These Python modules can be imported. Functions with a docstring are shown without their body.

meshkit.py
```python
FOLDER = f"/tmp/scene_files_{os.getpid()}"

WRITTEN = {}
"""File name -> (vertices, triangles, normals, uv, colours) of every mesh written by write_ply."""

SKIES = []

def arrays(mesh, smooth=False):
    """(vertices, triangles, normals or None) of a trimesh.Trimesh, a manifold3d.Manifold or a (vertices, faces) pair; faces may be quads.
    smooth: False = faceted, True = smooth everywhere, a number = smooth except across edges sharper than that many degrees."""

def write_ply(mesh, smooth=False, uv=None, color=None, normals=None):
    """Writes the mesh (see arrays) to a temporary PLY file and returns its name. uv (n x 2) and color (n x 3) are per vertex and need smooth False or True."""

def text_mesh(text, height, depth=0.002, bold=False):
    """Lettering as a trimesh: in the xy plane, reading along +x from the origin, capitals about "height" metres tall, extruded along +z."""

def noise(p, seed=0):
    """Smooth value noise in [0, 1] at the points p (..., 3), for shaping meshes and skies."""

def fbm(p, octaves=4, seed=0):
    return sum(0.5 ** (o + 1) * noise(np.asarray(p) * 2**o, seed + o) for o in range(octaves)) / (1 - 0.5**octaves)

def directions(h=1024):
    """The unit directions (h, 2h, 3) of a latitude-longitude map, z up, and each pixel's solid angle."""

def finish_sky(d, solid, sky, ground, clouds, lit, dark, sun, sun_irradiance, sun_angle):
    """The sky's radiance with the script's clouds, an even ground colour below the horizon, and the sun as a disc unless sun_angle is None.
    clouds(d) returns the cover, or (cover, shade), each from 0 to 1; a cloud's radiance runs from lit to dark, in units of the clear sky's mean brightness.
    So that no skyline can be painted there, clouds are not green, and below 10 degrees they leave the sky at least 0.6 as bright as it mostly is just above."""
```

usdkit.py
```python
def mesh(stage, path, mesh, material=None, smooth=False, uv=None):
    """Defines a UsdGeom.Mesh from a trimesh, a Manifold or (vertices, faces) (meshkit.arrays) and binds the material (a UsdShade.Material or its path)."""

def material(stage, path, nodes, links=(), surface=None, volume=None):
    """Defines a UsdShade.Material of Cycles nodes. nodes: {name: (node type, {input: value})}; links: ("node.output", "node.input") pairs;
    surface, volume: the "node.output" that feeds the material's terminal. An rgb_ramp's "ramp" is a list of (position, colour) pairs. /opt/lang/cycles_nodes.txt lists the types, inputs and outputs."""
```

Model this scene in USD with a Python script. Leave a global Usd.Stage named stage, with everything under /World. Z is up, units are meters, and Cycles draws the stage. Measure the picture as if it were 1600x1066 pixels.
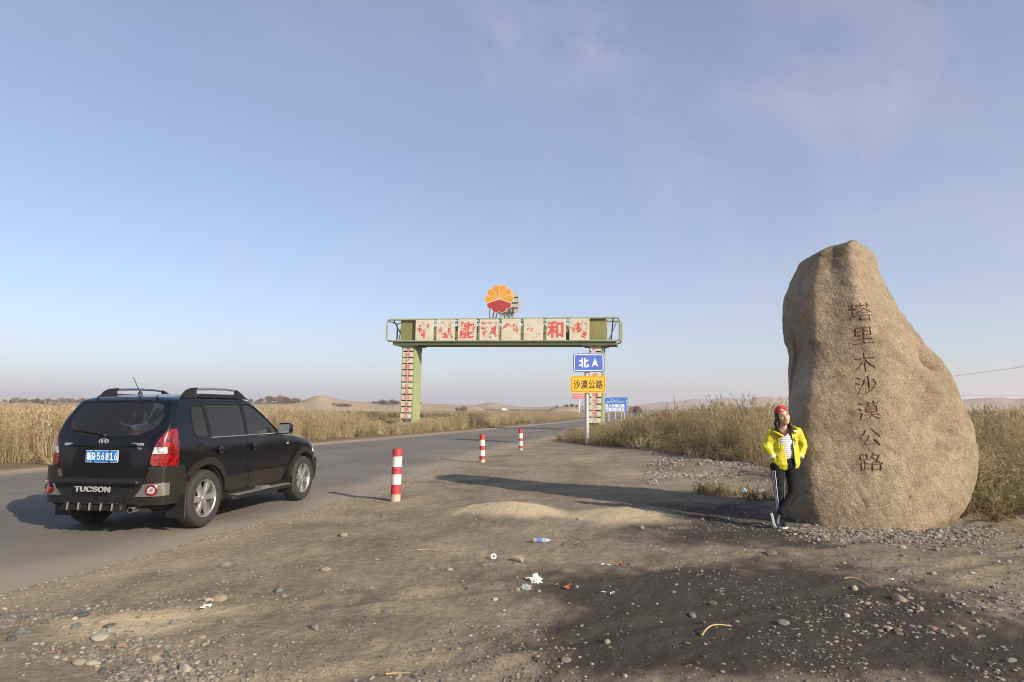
import math, random, glob
import numpy as np
import trimesh, manifold3d, shapely
from shapely import affinity
from shapely.geometry import Polygon, LineString, Point, box as sbox
from scipy.ndimage import map_coordinates
from scipy.interpolate import CubicSpline, PchipInterpolator
from PIL import Image, ImageDraw, ImageFont
import usdkit, meshkit
from meshkit import fbm, noise
from pxr import Usd, UsdGeom, UsdLux, UsdShade, Gf, Sdf, Vt

stage = Usd.Stage.CreateInMemory()
UsdGeom.SetStageUpAxis(stage, UsdGeom.Tokens.z)
UsdGeom.SetStageMetersPerUnit(stage, 1.0)
UsdGeom.Xform.Define(stage, "/World")
UsdGeom.Scope.Define(stage, "/World/Looks")

# ------------------------------------------------------------------ camera, sky, sun, exposure
CAM_H, F_PX, HORIZON = 1.52, 1067.0, 638.0            # eye height; lens and horizon in pixels of the 1600x1066 photograph
PITCH = math.atan((HORIZON - 533.0) / F_PX)
cam = UsdGeom.Camera.Define(stage, "/World/camera")
cam.AddTranslateOp().Set((0, 0, CAM_H))
cam.AddRotateXOp().Set(90 + math.degrees(PITCH))
cam.CreateHorizontalApertureAttr(36.0)
cam.CreateVerticalApertureAttr(36.0 * 682 / 1024)
cam.CreateFocalLengthAttr(36.0 * F_PX / 1600)
cam.CreateClippingRangeAttr(Gf.Vec2f(0.05, 20000))
cam.CreateExposureAttr(0.72)

SUN_EL, SUN_AZ = math.radians(24.0), math.atan2(0.72, -0.69)     # azimuth from +y towards +x: behind the camera, to the right
SUN = np.array([math.sin(SUN_AZ) * math.cos(SUN_EL), math.cos(SUN_AZ) * math.cos(SUN_EL), math.sin(SUN_EL)])
sun = UsdLux.DistantLight.Define(stage, "/World/sun")
sun.CreateIntensityAttr(1.25); sun.CreateAngleAttr(0.6); sun.CreateNormalizeAttr(True)
sun.CreateColorAttr(Gf.Vec3f(1.0, 0.895, 0.73))
sun.AddRotateZOp().Set(-math.degrees(SUN_AZ)); sun.AddRotateXOp().Set(90 + 0 - math.degrees(SUN_EL) + 0)
# a light shines along -z: tilt -z from straight down to the direction away from the sun
sun.ClearXformOpOrder()
mz = Gf.Vec3d(*map(float, SUN))
rot = Gf.Rotation(Gf.Vec3d(0, 0, 1), mz)
sun.AddTransformOp().Set(Gf.Matrix4d().SetRotate(rot))

sky_mat = usdkit.material(stage, "/World/Looks/sky_light", {
    "co": ("texture_coordinate", {}),
    "sky": ("sky_texture", {"sky_type": "single_scattering", "sun_disc": False, "sun_elevation": SUN_EL, "sun_rotation": SUN_AZ,
                            "altitude": 900.0, "air_density": 1.0, "aerosol_density": 2.2, "ozone_density": 1.6}),
    "mp": ("mapping", {"scale": (1.2, 1.2, 3.0), "rotation": (0.1, 0.25, 0.9)}),
    "n": ("noise_texture", {"scale": 1.3, "detail": 7.0, "roughness": 0.5, "distortion": 0.5}),
    "r": ("rgb_ramp", {"ramp": [(0.35, (0.16, 0.16, 0.16)), (0.58, (0.24, 0.24, 0.24)), (0.72, (0.40, 0.40, 0.40))]}),      # a thin even veil of high cloud
    "mp2": ("mapping", {"scale": (2.2, 2.2, 1.3), "rotation": (0.5, 0.75, 0.3)}),
    "n2": ("noise_texture", {"scale": 1.9, "detail": 8.0, "roughness": 0.6, "distortion": 0.9}),
    "r2": ("rgb_ramp", {"ramp": [(0.52, (0, 0, 0)), (0.80, (0.24, 0.24, 0.24))]}),
    "add": ("mix", {"mix_type": "add", "fac": 1.0, "use_clamp": True}),
    "mix": ("mix", {"mix_type": "mix", "color2": (3.85, 4.1, 4.85)}),
    "tint": ("mix", {"mix_type": "multiply", "fac": 1.0, "color2": (1.0, 0.955, 1.02)}),
    "bg": ("background_shader", {"strength": 0.10}),
}, [("co.generated", "mp.vector"), ("mp.vector", "n.vector"), ("n.fac", "r.fac"), ("co.generated", "mp2.vector"), ("mp2.vector", "n2.vector"), ("n2.fac", "r2.fac"), ("r.color", "add.color1"), ("r2.color", "add.color2"), ("add.color", "mix.fac"), ("sky.color", "tint.color1"), ("tint.color", "mix.color1"),
    ("mix.color", "bg.color")], surface="bg.background")
dome = UsdLux.DomeLight.Define(stage, "/World/sky")
UsdShade.MaterialBindingAPI.Apply(dome.GetPrim()).Bind(sky_mat)
dome.GetPrim().SetCustomDataByKey("kind", "structure")

# ------------------------------------------------------------------ helpers
def ground(u, v, z=0.0):
    """The point of the horizontal plane at height z that the photograph shows at (u, v)."""
    cp, sp = math.cos(PITCH), math.sin(PITCH)
    a, b = (u - 800) / F_PX, (533 - v) / F_PX
    dy, dz = cp - b * sp, sp + b * cp
    t = (z - CAM_H) / dz
    return np.array([a * t, dy * t, z])

def at(u, v, Y):
    """The point at distance Y (along +y) that the photograph shows at (u, v)."""
    cp, sp = math.cos(PITCH), math.sin(PITCH)
    a, b = (u - 800) / F_PX, (533 - v) / F_PX
    dy, dz = cp - b * sp, sp + b * cp
    t = Y / dy
    return np.array([a * t, Y, CAM_H + dz * t])

_used = {}
def fresh(parent, name):
    k = (parent, name); n = _used.get(k, 0); _used[k] = n + 1
    return f"{parent}/{name}" if n == 0 else f"{parent}/{name}_{n:03d}"

def tag(path, label=None, cat=None, group=None, kind=None):
    p = stage.GetPrimAtPath(path)
    for k, val in (("label", label), ("category", cat), ("group", group), ("kind", kind)):
        if val: p.SetCustomDataByKey(k, val)

def thing(name, label, cat, loc=(0, 0, 0), rotz=0.0, group=None):
    path = fresh("/World", name)
    x = UsdGeom.Xform.Define(stage, path)
    x.AddTranslateOp().Set(Gf.Vec3d(*map(float, loc)))
    if rotz: x.AddRotateZOp().Set(math.degrees(rotz))
    tag(path, label, cat, group)
    return path

def part(parent, name, mesh, mat, smooth=30, label=None):
    path = fresh(parent, name)
    usdkit.mesh(stage, path, mesh, mat, smooth=smooth)
    if label: tag(path, label)
    return path

def solo(name, mesh, mat, label, cat, group=None, smooth=30, loc=None):
    path = fresh("/World", name)
    m = usdkit.mesh(stage, path, mesh, mat, smooth=smooth)
    if loc is not None: m.AddTranslateOp().Set(Gf.Vec3d(*map(float, loc)))
    tag(path, label, cat, group)
    return path

def struct(name, mesh, mat, smooth=True):
    path = fresh("/World", name)
    usdkit.mesh(stage, path, mesh, mat, smooth=smooth)
    tag(path, kind="structure")
    return path

def copy_of(src, name, loc, rot=(0, 0, 0), scale=1.0, label=None, cat=None, group=None):
    path = fresh("/World", name)
    x = UsdGeom.Xform.Define(stage, path)
    x.AddTranslateOp().Set(Gf.Vec3d(*map(float, loc)))
    x.AddRotateXYZOp().Set(Gf.Vec3f(*[math.degrees(r) for r in rot]))
    s = (scale,) * 3 if np.ndim(scale) == 0 else scale
    x.AddScaleOp().Set(Gf.Vec3f(*map(float, s)))
    x.GetPrim().GetReferences().AddInternalReference(src)
    x.GetPrim().SetInstanceable(True)
    tag(path, label, cat, group)
    return path

def scatter(name, protos, idx, pos, rotz, scale, kind="stuff", tilt=None, label=None, cat=None):
    """A PointInstancer named name: protos = [(child name, mesh, material)]."""
    path = fresh("/World", name)
    pi = UsdGeom.PointInstancer.Define(stage, path)
    targets = []
    for nm, mesh, mat in protos:
        p = fresh(path, nm)
        usdkit.mesh(stage, p, mesh, mat, smooth=False)
        targets.append(p)
    pi.CreatePrototypesRel().SetTargets(targets)
    pi.CreateProtoIndicesAttr(Vt.IntArray.FromNumpy(np.asarray(idx, np.int32)))
    pi.CreatePositionsAttr(Vt.Vec3fArray.FromNumpy(np.asarray(pos, np.float32)))
    a = np.asarray(rotz) / 2
    q = [Gf.Quath(float(math.cos(t)), 0, 0, float(math.sin(t))) for t in a]
    if tilt is not None:
        q = []
        for t, (tx, ty) in zip(a, tilt):
            r = Gf.Rotation(Gf.Vec3d(0, 0, 1), math.degrees(2 * t)) * Gf.Rotation(Gf.Vec3d(1, 0, 0), math.degrees(tx)) * Gf.Rotation(Gf.Vec3d(0, 1, 0), math.degrees(ty))
            g = r.GetQuat(); q.append(Gf.Quath(g.GetReal(), *map(float, g.GetImaginary())))
    pi.CreateOrientationsAttr(Vt.QuathArray(q))
    s = np.asarray(scale, np.float32)
    if s.ndim == 1: s = np.repeat(s[:, None], 3, 1)
    pi.CreateScalesAttr(Vt.Vec3fArray.FromNumpy(s))
    tag(path, label, cat, kind=kind)
    return path

# --- materials
_mats = {}
def M(name, col, rough=0.5, metal=0.0, var=0.12, scale=6.0, bump=0.0, bscale=40.0, coat=0.0, spec=0.5, hue2=None, obj=True, sheen=0.0, bdist=0.01):
    """A principled material whose colour wanders a little (towards hue2 if given), with fine relief."""
    if name in _mats: return _mats[name]
    c = np.array(col, float); d = np.array(hue2, float) if hue2 is not None else c * (1 - 2 * var)
    nodes = {"co": ("texture_coordinate", {}), "g": ("geometry", {}),
             "n": ("noise_texture", {"scale": scale, "detail": 6.0, "roughness": 0.6}),
             "r": ("rgb_ramp", {"ramp": [(0.3, d), (0.7, c * (1 + var) if hue2 is None else c)]}),
             "p": ("principled_bsdf", {"roughness": rough, "metallic": metal, "coat_weight": coat, "specular_ior_level": spec, "sheen_weight": sheen})}
    src = "co.object" if obj else "g.position"
    links = [(src, "n.vector"), ("n.fac", "r.fac"), ("r.color", "p.base_color")]
    if bump:
        nodes["b"] = ("noise_texture", {"scale": bscale, "detail": 5.0, "roughness": 0.6})
        nodes["bm"] = ("bump", {"strength": bump, "distance": bdist})
        links += [(src, "b.vector"), ("b.fac", "bm.height"), ("bm.normal", "p.normal")]
    _mats[name] = usdkit.material(stage, f"/World/Looks/{name}", nodes, links, surface="p.BSDF")
    return _mats[name]

# --- meshes
def cat_mesh(ms):
    return trimesh.util.concatenate([m for m in ms if m is not None])

def tm(mf):
    m = mf.to_mesh()
    return trimesh.Trimesh(np.array(m.vert_properties[:, :3]), np.array(m.tri_verts), process=False)

def mani(v, f=None):
    if f is None: v, f = v.vertices, v.faces
    return manifold3d.Manifold(manifold3d.Mesh(np.asarray(v, np.float32), np.asarray(f, np.uint32)))

def bx(x0, x1, y0, y1, z0, z1, r=0.0):
    c, e = np.array([(x0 + x1) / 2, (y0 + y1) / 2, (z0 + z1) / 2]), np.array([x1 - x0, y1 - y0, z1 - z0])
    if r <= 0:
        return trimesh.creation.box(e, trimesh.transformations.translation_matrix(c))
    pts = []
    for s in np.ndindex(2, 2, 2):
        sg = np.array(s) * 2 - 1
        for k in range(3):
            p = sg * (e / 2 - r); p = p.astype(float); p[k] = sg[k] * e[k] / 2; pts.append(p + c)
    return trimesh.convex.convex_hull(np.array(pts))

def rot_m(m, ang, axis, about=(0, 0, 0)):
    m = m.copy(); m.apply_transform(trimesh.transformations.rotation_matrix(ang, axis, about)); return m

def mv(m, d):
    m = m.copy(); m.apply_translation(d); return m

def tube(pts, r, n=8, r1=None, cap=True):
    """A tube along pts (k x 3), radius r (to r1)."""
    P = np.asarray(pts, float); k = len(P)
    T = np.gradient(P, axis=0); T /= np.linalg.norm(T, axis=1, keepdims=True) + 1e-12
    up = np.array([0, 0, 1.0]) if abs(T[0][2]) < 0.9 else np.array([1.0, 0, 0])
    R = np.linspace(r, r if r1 is None else r1, k) if np.ndim(r) == 0 else np.asarray(r)
    V = []
    n0 = np.cross(up, T[0]); n0 /= np.linalg.norm(n0)
    for i in range(k):
        n0 = n0 - T[i] * (n0 @ T[i]); n0 /= np.linalg.norm(n0)
        b = np.cross(T[i], n0)
        a = np.linspace(0, 2 * np.pi, n, endpoint=False)
        V.append(P[i] + R[i] * (np.cos(a)[:, None] * n0 + np.sin(a)[:, None] * b))
    V = np.vstack(V); F = []
    for i in range(k - 1):
        for j in range(n):
            a, b = i * n + j, i * n + (j + 1) % n
            F += [(a, b, b + n), (a, b + n, a + n)]
    if cap:
        V = np.vstack([V, P[0], P[-1]])
        for j in range(n):
            F += [(k * n, (j + 1) % n, j), (k * n + 1, (k - 1) * n + j, (k - 1) * n + (j + 1) % n)]
    return trimesh.Trimesh(V, np.array(F), process=False)

def lathe(prof, n=24):
    """prof = [(r, z)] bottom to top, closed on the axis."""
    prof = np.asarray(prof, float); a = np.linspace(0, 2 * np.pi, n, endpoint=False)
    V = np.stack([np.outer(prof[:, 0], np.cos(a)), np.outer(prof[:, 0], np.sin(a)), np.repeat(prof[:, 1:2], n, 1)], -1).reshape(-1, 3)
    F = []
    for i in range(len(prof) - 1):
        for j in range(n):
            p, q = i * n + j, i * n + (j + 1) % n
            F += [(p, q, q + n), (p, q + n, p + n)]
    return trimesh.Trimesh(V, np.array(F), process=False)

def prism(poly, d0, d1, plane="xz"):
    """Extrudes a shapely polygon (in the named plane) from d0 to d1 along the third axis, as a trimesh."""
    ms = []
    for g in getattr(poly, "geoms", [poly]):
        if g.is_empty or g.geom_type != "Polygon" or g.area < 1e-9: continue
        ms.append(trimesh.creation.extrude_polygon(g, d1 - d0, engine="earcut"))
    if not ms: return None
    m = cat_mesh(ms); v = m.vertices.copy(); v[:, 2] += d0
    if plane == "xy": return trimesh.Trimesh(v, m.faces, process=False)
    if plane == "xz": return trimesh.Trimesh(np.stack([v[:, 0], v[:, 2], v[:, 1]], 1), m.faces[:, ::-1], process=False)
    if plane == "yz": return trimesh.Trimesh(np.stack([v[:, 2], v[:, 0], v[:, 1]], 1), m.faces, process=False)

def mprism(poly, d0, d1, plane="xz"):
    m = prism(poly, d0, d1, plane)
    return mani(*merge(m))

def merge(m):
    m = trimesh.Trimesh(m.vertices, m.faces, process=True, validate=False); m.merge_vertices()
    return m.vertices, m.faces

def rrect(x0, x1, y0, y1, r, n=6):
    return sbox(x0 + r, y0 + r, x1 - r, y1 - r).buffer(r, quad_segs=n)

def smooth_poly(pts, n=8):
    """A closed smooth outline through pts."""
    P = np.asarray(list(pts) + [pts[0]], float)
    t = np.r_[0, np.cumsum(np.linalg.norm(np.diff(P, axis=0), axis=1) ** 0.6)]
    return Polygon(CubicSpline(t, P, bc_type="periodic")(np.linspace(0, t[-1], n * len(pts), endpoint=False))).buffer(0)

# --- lettering
_fonts = glob.glob("/opt/blender-*/*/datafiles/fonts/*CJK*")
_inter = glob.glob("/opt/blender-*/*/datafiles/fonts/Inter.woff2")
def glyphs(text, bold=0, keep=1.0, seed=0, font="cjk", px=96, fine=5.5):
    """Outlines of a text in em units (1 = font size), origin at the centre of its box; keep < 1 flakes paint away."""
    f = ImageFont.truetype((_fonts if font == "cjk" else _inter)[0], px)
    x0, y0, x1, y1 = f.getbbox(text, anchor="ls", stroke_width=bold)
    im = Image.new("L", (x1 - x0 + 8, y1 - y0 + 8))
    ImageDraw.Draw(im).text((4 - x0, 4 - y0), text, 255, f, anchor="ls", stroke_width=bold)
    on = np.asarray(im) > 127
    if keep < 1:
        yy, xx = np.mgrid[:on.shape[0], :on.shape[1]]
        nz = fbm(np.stack([xx / fine, yy / fine, 0 * xx + seed * 7.3], -1), 4, seed)
        nz = nz + 0.55 * (noise(np.stack([xx / 26.0, yy / 26.0, 0 * xx + seed], -1), seed + 50) - 0.5)
        on = on & (nz > np.quantile(nz[on], 1 - keep))
    on = np.pad(on, ((0, 0), (1, 1))).astype(np.int8)
    rows, s = np.nonzero(np.diff(on, axis=1) == 1); e = np.nonzero(np.diff(on, axis=1) == -1)[1]
    if not len(rows): return Polygon()
    shp = shapely.union_all(shapely.box(s, -rows - 1, e, -rows)).buffer(0.6).buffer(-0.6).simplify(0.6)
    h, w = on.shape
    return affinity.affine_transform(shp, [1 / px, 0, 0, 1 / px, -w / 2 / px, h / 2 / px])

# --- surfaces from distance fields (marching tetrahedra)
_TETS = np.array([[0, 1, 3, 7], [0, 1, 5, 7], [0, 2, 3, 7], [0, 2, 6, 7], [0, 4, 5, 7], [0, 4, 6, 7]])
def iso(F, lo, h, level=0.0):
    """The surface F = level (F < level inside) of the grid F[x, y, z] with spacing h from the corner lo, as (vertices, faces), closed."""
    F = np.pad(np.asarray(F, float) - level, 1, constant_values=h * 2); lo = np.asarray(lo, float) - h
    F[np.abs(F) < 1e-6] = 1e-6
    n = F.shape; s = F < 0
    c = [s[i:n[0] - 1 + i, j:n[1] - 1 + j, k:n[2] - 1 + k] for i, j, k in np.ndindex(2, 2, 2)]
    any_, all_ = np.logical_or.reduce(c), np.logical_and.reduce(c)
    I = np.argwhere(any_ & ~all_)
    off = np.array(list(np.ndindex(2, 2, 2)))
    ids = np.ravel_multi_index(tuple((I[:, None, :] + off[None]).transpose(2, 0, 1)), n)
    T = ids[:, _TETS].reshape(-1, 4); val = F.ravel()[T]; ins = val < 0; k = ins.sum(1)
    use = (k > 0) & (k < 4); T, ins, k = T[use], ins[use], k[use]
    order = np.argsort(~ins, axis=1, kind="stable"); T = np.take_along_axis(T, order, 1)      # inside corners first
    tri = []
    a = T[k == 1]; tri.append(np.stack([a[:, [0, 1]], a[:, [0, 2]], a[:, [0, 3]]], 1))
    a = T[k == 3]; tri.append(np.stack([a[:, [0, 3]], a[:, [1, 3]], a[:, [2, 3]]], 1))
    a = T[k == 2]
    tri.append(np.stack([a[:, [0, 2]], a[:, [0, 3]], a[:, [1, 3]]], 1)); tri.append(np.stack([a[:, [0, 2]], a[:, [1, 3]], a[:, [1, 2]]], 1))
    E = np.concatenate(tri); src = E[:, :, 0].mean(1), E[:, :, 1].mean(1)
    N = F.size
    key = np.minimum(E[..., 0], E[..., 1]).astype(np.int64) * N + np.maximum(E[..., 0], E[..., 1])
    uq, inv = np.unique(key.ravel(), return_inverse=True)
    ia, ib = uq // N, uq % N; fa, fb = F.ravel()[ia], F.ravel()[ib]
    t = np.clip(fa / (fa - fb), 0.02, 0.98)[:, None]
    P = lambda i: np.stack(np.unravel_index(i, n), -1) * h + lo
    V = P(ia) * (1 - t) + P(ib) * t
    Fc = inv.reshape(-1, 3)
    inside = np.mean([P(E[:, q, 0]) for q in range(3)], 0); outside = np.mean([P(E[:, q, 1]) for q in range(3)], 0)
    nrm = np.cross(V[Fc[:, 1]] - V[Fc[:, 0]], V[Fc[:, 2]] - V[Fc[:, 0]])
    flip = np.einsum("ij,ij->i", nrm, outside - inside) < 0
    Fc[flip] = Fc[flip][:, ::-1]
    return V, Fc

def iso_mani(F, lo, h, level=0.0, tol=0.0012):
    m = mani(*iso(F, lo, h, level))
    return m.simplify(tol) if tol else m

def smin(a, b, k): 
    h = np.clip(0.5 + 0.5 * (b - a) / k, 0, 1); return b * (1 - h) + a * h - k * h * (1 - h)
def smax(a, b, k): return -smin(-a, -b, k)

def grid3(lo, hi, h):
    ax = [np.arange(lo[i], hi[i] + h, h) for i in range(3)]
    return np.meshgrid(*ax, indexing="ij")

def capsule(X, Y, Z, a, b, ra, rb):
    a, b = np.asarray(a, float), np.asarray(b, float); d = b - a
    t = np.clip(((X - a[0]) * d[0] + (Y - a[1]) * d[1] + (Z - a[2]) * d[2]) / (d @ d + 1e-12), 0, 1)
    return np.sqrt((X - a[0] - t * d[0]) ** 2 + (Y - a[1] - t * d[1]) ** 2 + (Z - a[2] - t * d[2]) ** 2) - (ra + (rb - ra) * t)

def ellipsoid(X, Y, Z, c, r):
    q = np.sqrt(((X - c[0]) / r[0]) ** 2 + ((Y - c[1]) / r[1]) ** 2 + ((Z - c[2]) / r[2]) ** 2)
    return (q - 1) * min(r)
# ------------------------------------------------------------------ the road's edges (x against y)
_ye = np.array([-60, -20, -5, 5.5, 8.2, 12, 16, 22, 29, 38, 47, 60, 80, 120, 160, 300, 800, 2500], float)
_xl = np.array([-31, -21, -17.6, -15.0, -14.3, -13.2, -12.1, -10.4, -8.3, -5.4, -2.6, 1.2, 7.2, 16, 25, 56, 168, 550], float)
_xr = np.array([-20, -10.6, -7.0, -4.35, -3.75, -2.8, -2.2, -1.2, 0.5, 2.8, 5.0, 8.0, 13.2, 22, 31, 62, 174, 556], float)
road_l, road_r = PchipInterpolator(_ye, _xl), PchipInterpolator(_ye, _xr)

def smoothstep(a, b, x):
    t = np.clip((x - a) / (b - a), 0, 1); return t * t * (3 - 2 * t)
def bump2(x, y, c, rx, ry, rot=0.0):
    dx, dy = x - c[0], y - c[1]; cr, sr = math.cos(rot), math.sin(rot)
    return np.exp(-(((dx * cr + dy * sr) / rx) ** 2 + ((-dx * sr + dy * cr) / ry) ** 2))
def road_edge(x, y):
    """Distance outside the asphalt (negative on it)."""
    yc = np.clip(y, -60, 2500)
    return np.maximum(road_l(yc) - x, x - road_r(yc))

MOUND_A, MOUND_B = ground(795, 800), ground(978, 806)
def height(x, y):
    x, y = np.asarray(x, float), np.asarray(y, float)
    e = road_edge(x, y)
    P = np.stack([x, y, 0 * x], -1)
    out = smoothstep(-0.25, 0.3, e + 0.25 * (fbm(P * 1.3, 3, 3) - 0.5))
    h = -0.05 + out * 0.055
    near = np.exp(-((x / 40) ** 2 + (y / 40) ** 2))
    rough = (fbm(P * 0.5, 4, 1) - 0.5) * 0.10 + (fbm(P * 2.3, 4, 2) - 0.5) * 0.045 + (fbm(P * 8.0, 3, 4) - 0.5) * 0.030
    h = h + smoothstep(0.05, 1.2, e) * rough * (0.35 + 0.65 * near)
    lump = 0.7 + 0.6 * fbm(P * 2.6, 4, 41)
    h = h + 0.09 * lump * bump2(x, y, MOUND_A, 0.85, 0.62) + 0.09 * lump * bump2(x, y, MOUND_B, 0.62, 0.7, 0.4)
    h = h - 0.05 * bump2(x, y, ground(880, 800), 0.35, 0.8)
    for a0, b0, c0 in ((4.55, 0.42, 0.02), (6.05, 0.42, 0.02), (7.2, -0.30, 0.05)):                  # old wheel ruts across the pull-off
        q = (y - (a0 + b0 * x + c0 * x * x)) / math.hypot(1, b0) + 0.10 * (fbm(P * 0.8 + a0, 2, 61) - .5)
        h = h + smoothstep(0.2, 1.0, e) * smoothstep(-4, -2.5, x) * (0.35 + .65 * fbm(P * 0.9, 2, 62)) * (0.020 * np.exp(-((np.abs(q) - 0.16) / 0.06) ** 2) - 0.026 * np.exp(-(q / 0.10) ** 2))
    for (u, v, rx, ry, k) in ((1085, 735, 0.9, 0.5, 0.22), (1140, 740, 0.9, 0.45, 0.20), (1165, 722, 0.9, 0.55, 0.40), (1205, 718, 0.8, 0.55, 0.35), (1040, 730, 0.9, .5, .12)):
        h = h + k * bump2(x, y, ground(u, v), rx, ry) * (0.75 + 0.5 * fbm(P * 3.1, 3, 6))
    h = h + 0.32 * bump2(x, y, (7.5, 24), 4.0, 6.0) + 0.12 * bump2(x, y, (7.5, 11), 1.2, 2.0)
    far = smoothstep(90, 400, np.hypot(x, y))
    h = h + smoothstep(2, 40, e) * far * (fbm(P * 0.012, 4, 9) - 0.5) * 5.0
    return h

def polar_sheet():
    fine = np.arange(-58, 58.01, 0.3); coarse = np.arange(62, 298, 4.0)
    ang = np.radians(np.r_[fine, coarse]); n = len(ang)
    r = np.exp(np.arange(math.log(0.35), math.log(9000), 0.0135)); k = len(r)
    R, A = np.meshgrid(r, ang, indexing="ij")
    x, y = (R * np.sin(A)).ravel(), (R * np.cos(A)).ravel()
    z = height(x, y)
    i, j = np.meshgrid(np.arange(k - 1), np.arange(n), indexing="ij"); i, j = i.ravel(), j.ravel(); j2 = (j + 1) % n
    a, b, c, d = i * n + j, i * n + j2, (i + 1) * n + j2, (i + 1) * n + j
    F = np.vstack([np.stack([a, c, b], 1), np.stack([a, d, c], 1)])
    V = np.stack([x, y, z], 1)
    V = np.vstack([V, [0, 0, float(height(0, 0))]]); m = len(V) - 1
    jj = np.arange(n); F = np.vstack([F, np.stack([np.full(n, m), jj, (jj + 1) % n], 1)])
    nz = np.cross(V[F[:, 1]] - V[F[:, 0]], V[F[:, 2]] - V[F[:, 0]])[:, 2]
    F[nz < 0] = F[nz < 0][:, ::-1]
    return V, F

def field_mask(x, y):
    """1 where the reed field covers the ground, right and left of the road (soft border)."""
    e = road_edge(x, y)
    P = np.stack([x, y, 0 * x], -1); w = 1.0 * (fbm(P * 0.7, 3, 21) - 0.5)
    left = smoothstep(0.6, 1.3, (road_l(np.clip(y, -60, 2500)) - x) + w) * (y > 3)
    bx_, by_ = np.array([2.0, 4.0, 5.2, 6.2, 7.2, 6.9, 6.75, 7.6, 10, 14, 40]), np.array([31, 23, 18.6, 16.6, 13.6, 10.9, 9.5, 8.5, 7.6, 6.9, 5.0])
    front = np.interp(x, np.sort(bx_[[0, 1, 2, 3, 7, 8, 9, 10]]), np.array([31, 23, 18.6, 16.6, 8.2, 7.2, 6.6, 5.0]))
    right = smoothstep(0.0, 0.8, (y - front) + w) * smoothstep(0.5, 1.2, (x - road_r(np.clip(y, -60, 2500))) + w)
    return np.clip(left + right, 0, 1)

V, Fc = polar_sheet()
x, y = V[:, 0], V[:, 1]; P = np.stack([x, y, 0 * x], -1)
wob = fbm(P * 1.1, 4, 31); wob2 = fbm(P * 3.7, 4, 32)
def soft(u, v, rx, ry, rot=0.0): return bump2(x, y, ground(u, v), rx, ry, rot)
ash = (1.0 * soft(1190, 925, 1.25, 0.75, -0.1) + 0.75 * soft(1080, 960, 0.9, .6) + 0.6 * soft(1330, 935, 0.8, 0.6) + 0.35 * soft(1250, 1020, 1.6, 0.5) + 0.35 * soft(960, 1000, 0.8, .35)
       + 0.95 * soft(1130, 805, 1.0, 1.2) + 0.8 * soft(1060, 835, 1.0, 0.7) + 0.8 * soft(1200, 838, 0.9, 0.5) + 0.5 * soft(1290, 850, 0.7, 0.35) + 0.5 * soft(1240, 880, 0.9, .5)
       + 0.35 * soft(720, 760, 0.8, 0.5) + 0.30 * soft(860, 770, 1.2, 0.5))
ash = ash + 0.45 * soft(1420, 960, 1.3, .9) + .5 * soft(1450, 1030, 1.0, .4) + .45 * soft(1050, 1010, 1.0, .45) + 0.3 * soft(1150, 1040, 1.6, .5) + .55 * soft(1000, 905, .8, .5) + .4 * soft(880, 915, .6, .5) + .6 * soft(700, 752, 1.5, .35, .2) + .35 * soft(560, 935, .5, .4)
wob3 = fbm(P * 11.0, 3, 33)
ash = smoothstep(0.10, 0.95, ash * (0.25 + 1.5 * wob) + 0.9 * (wob2 - 0.5) * np.clip(ash * 3, 0, 1) + 0.45 * (wob3 - .5) * np.clip(ash * 3, 0, 1))
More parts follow.
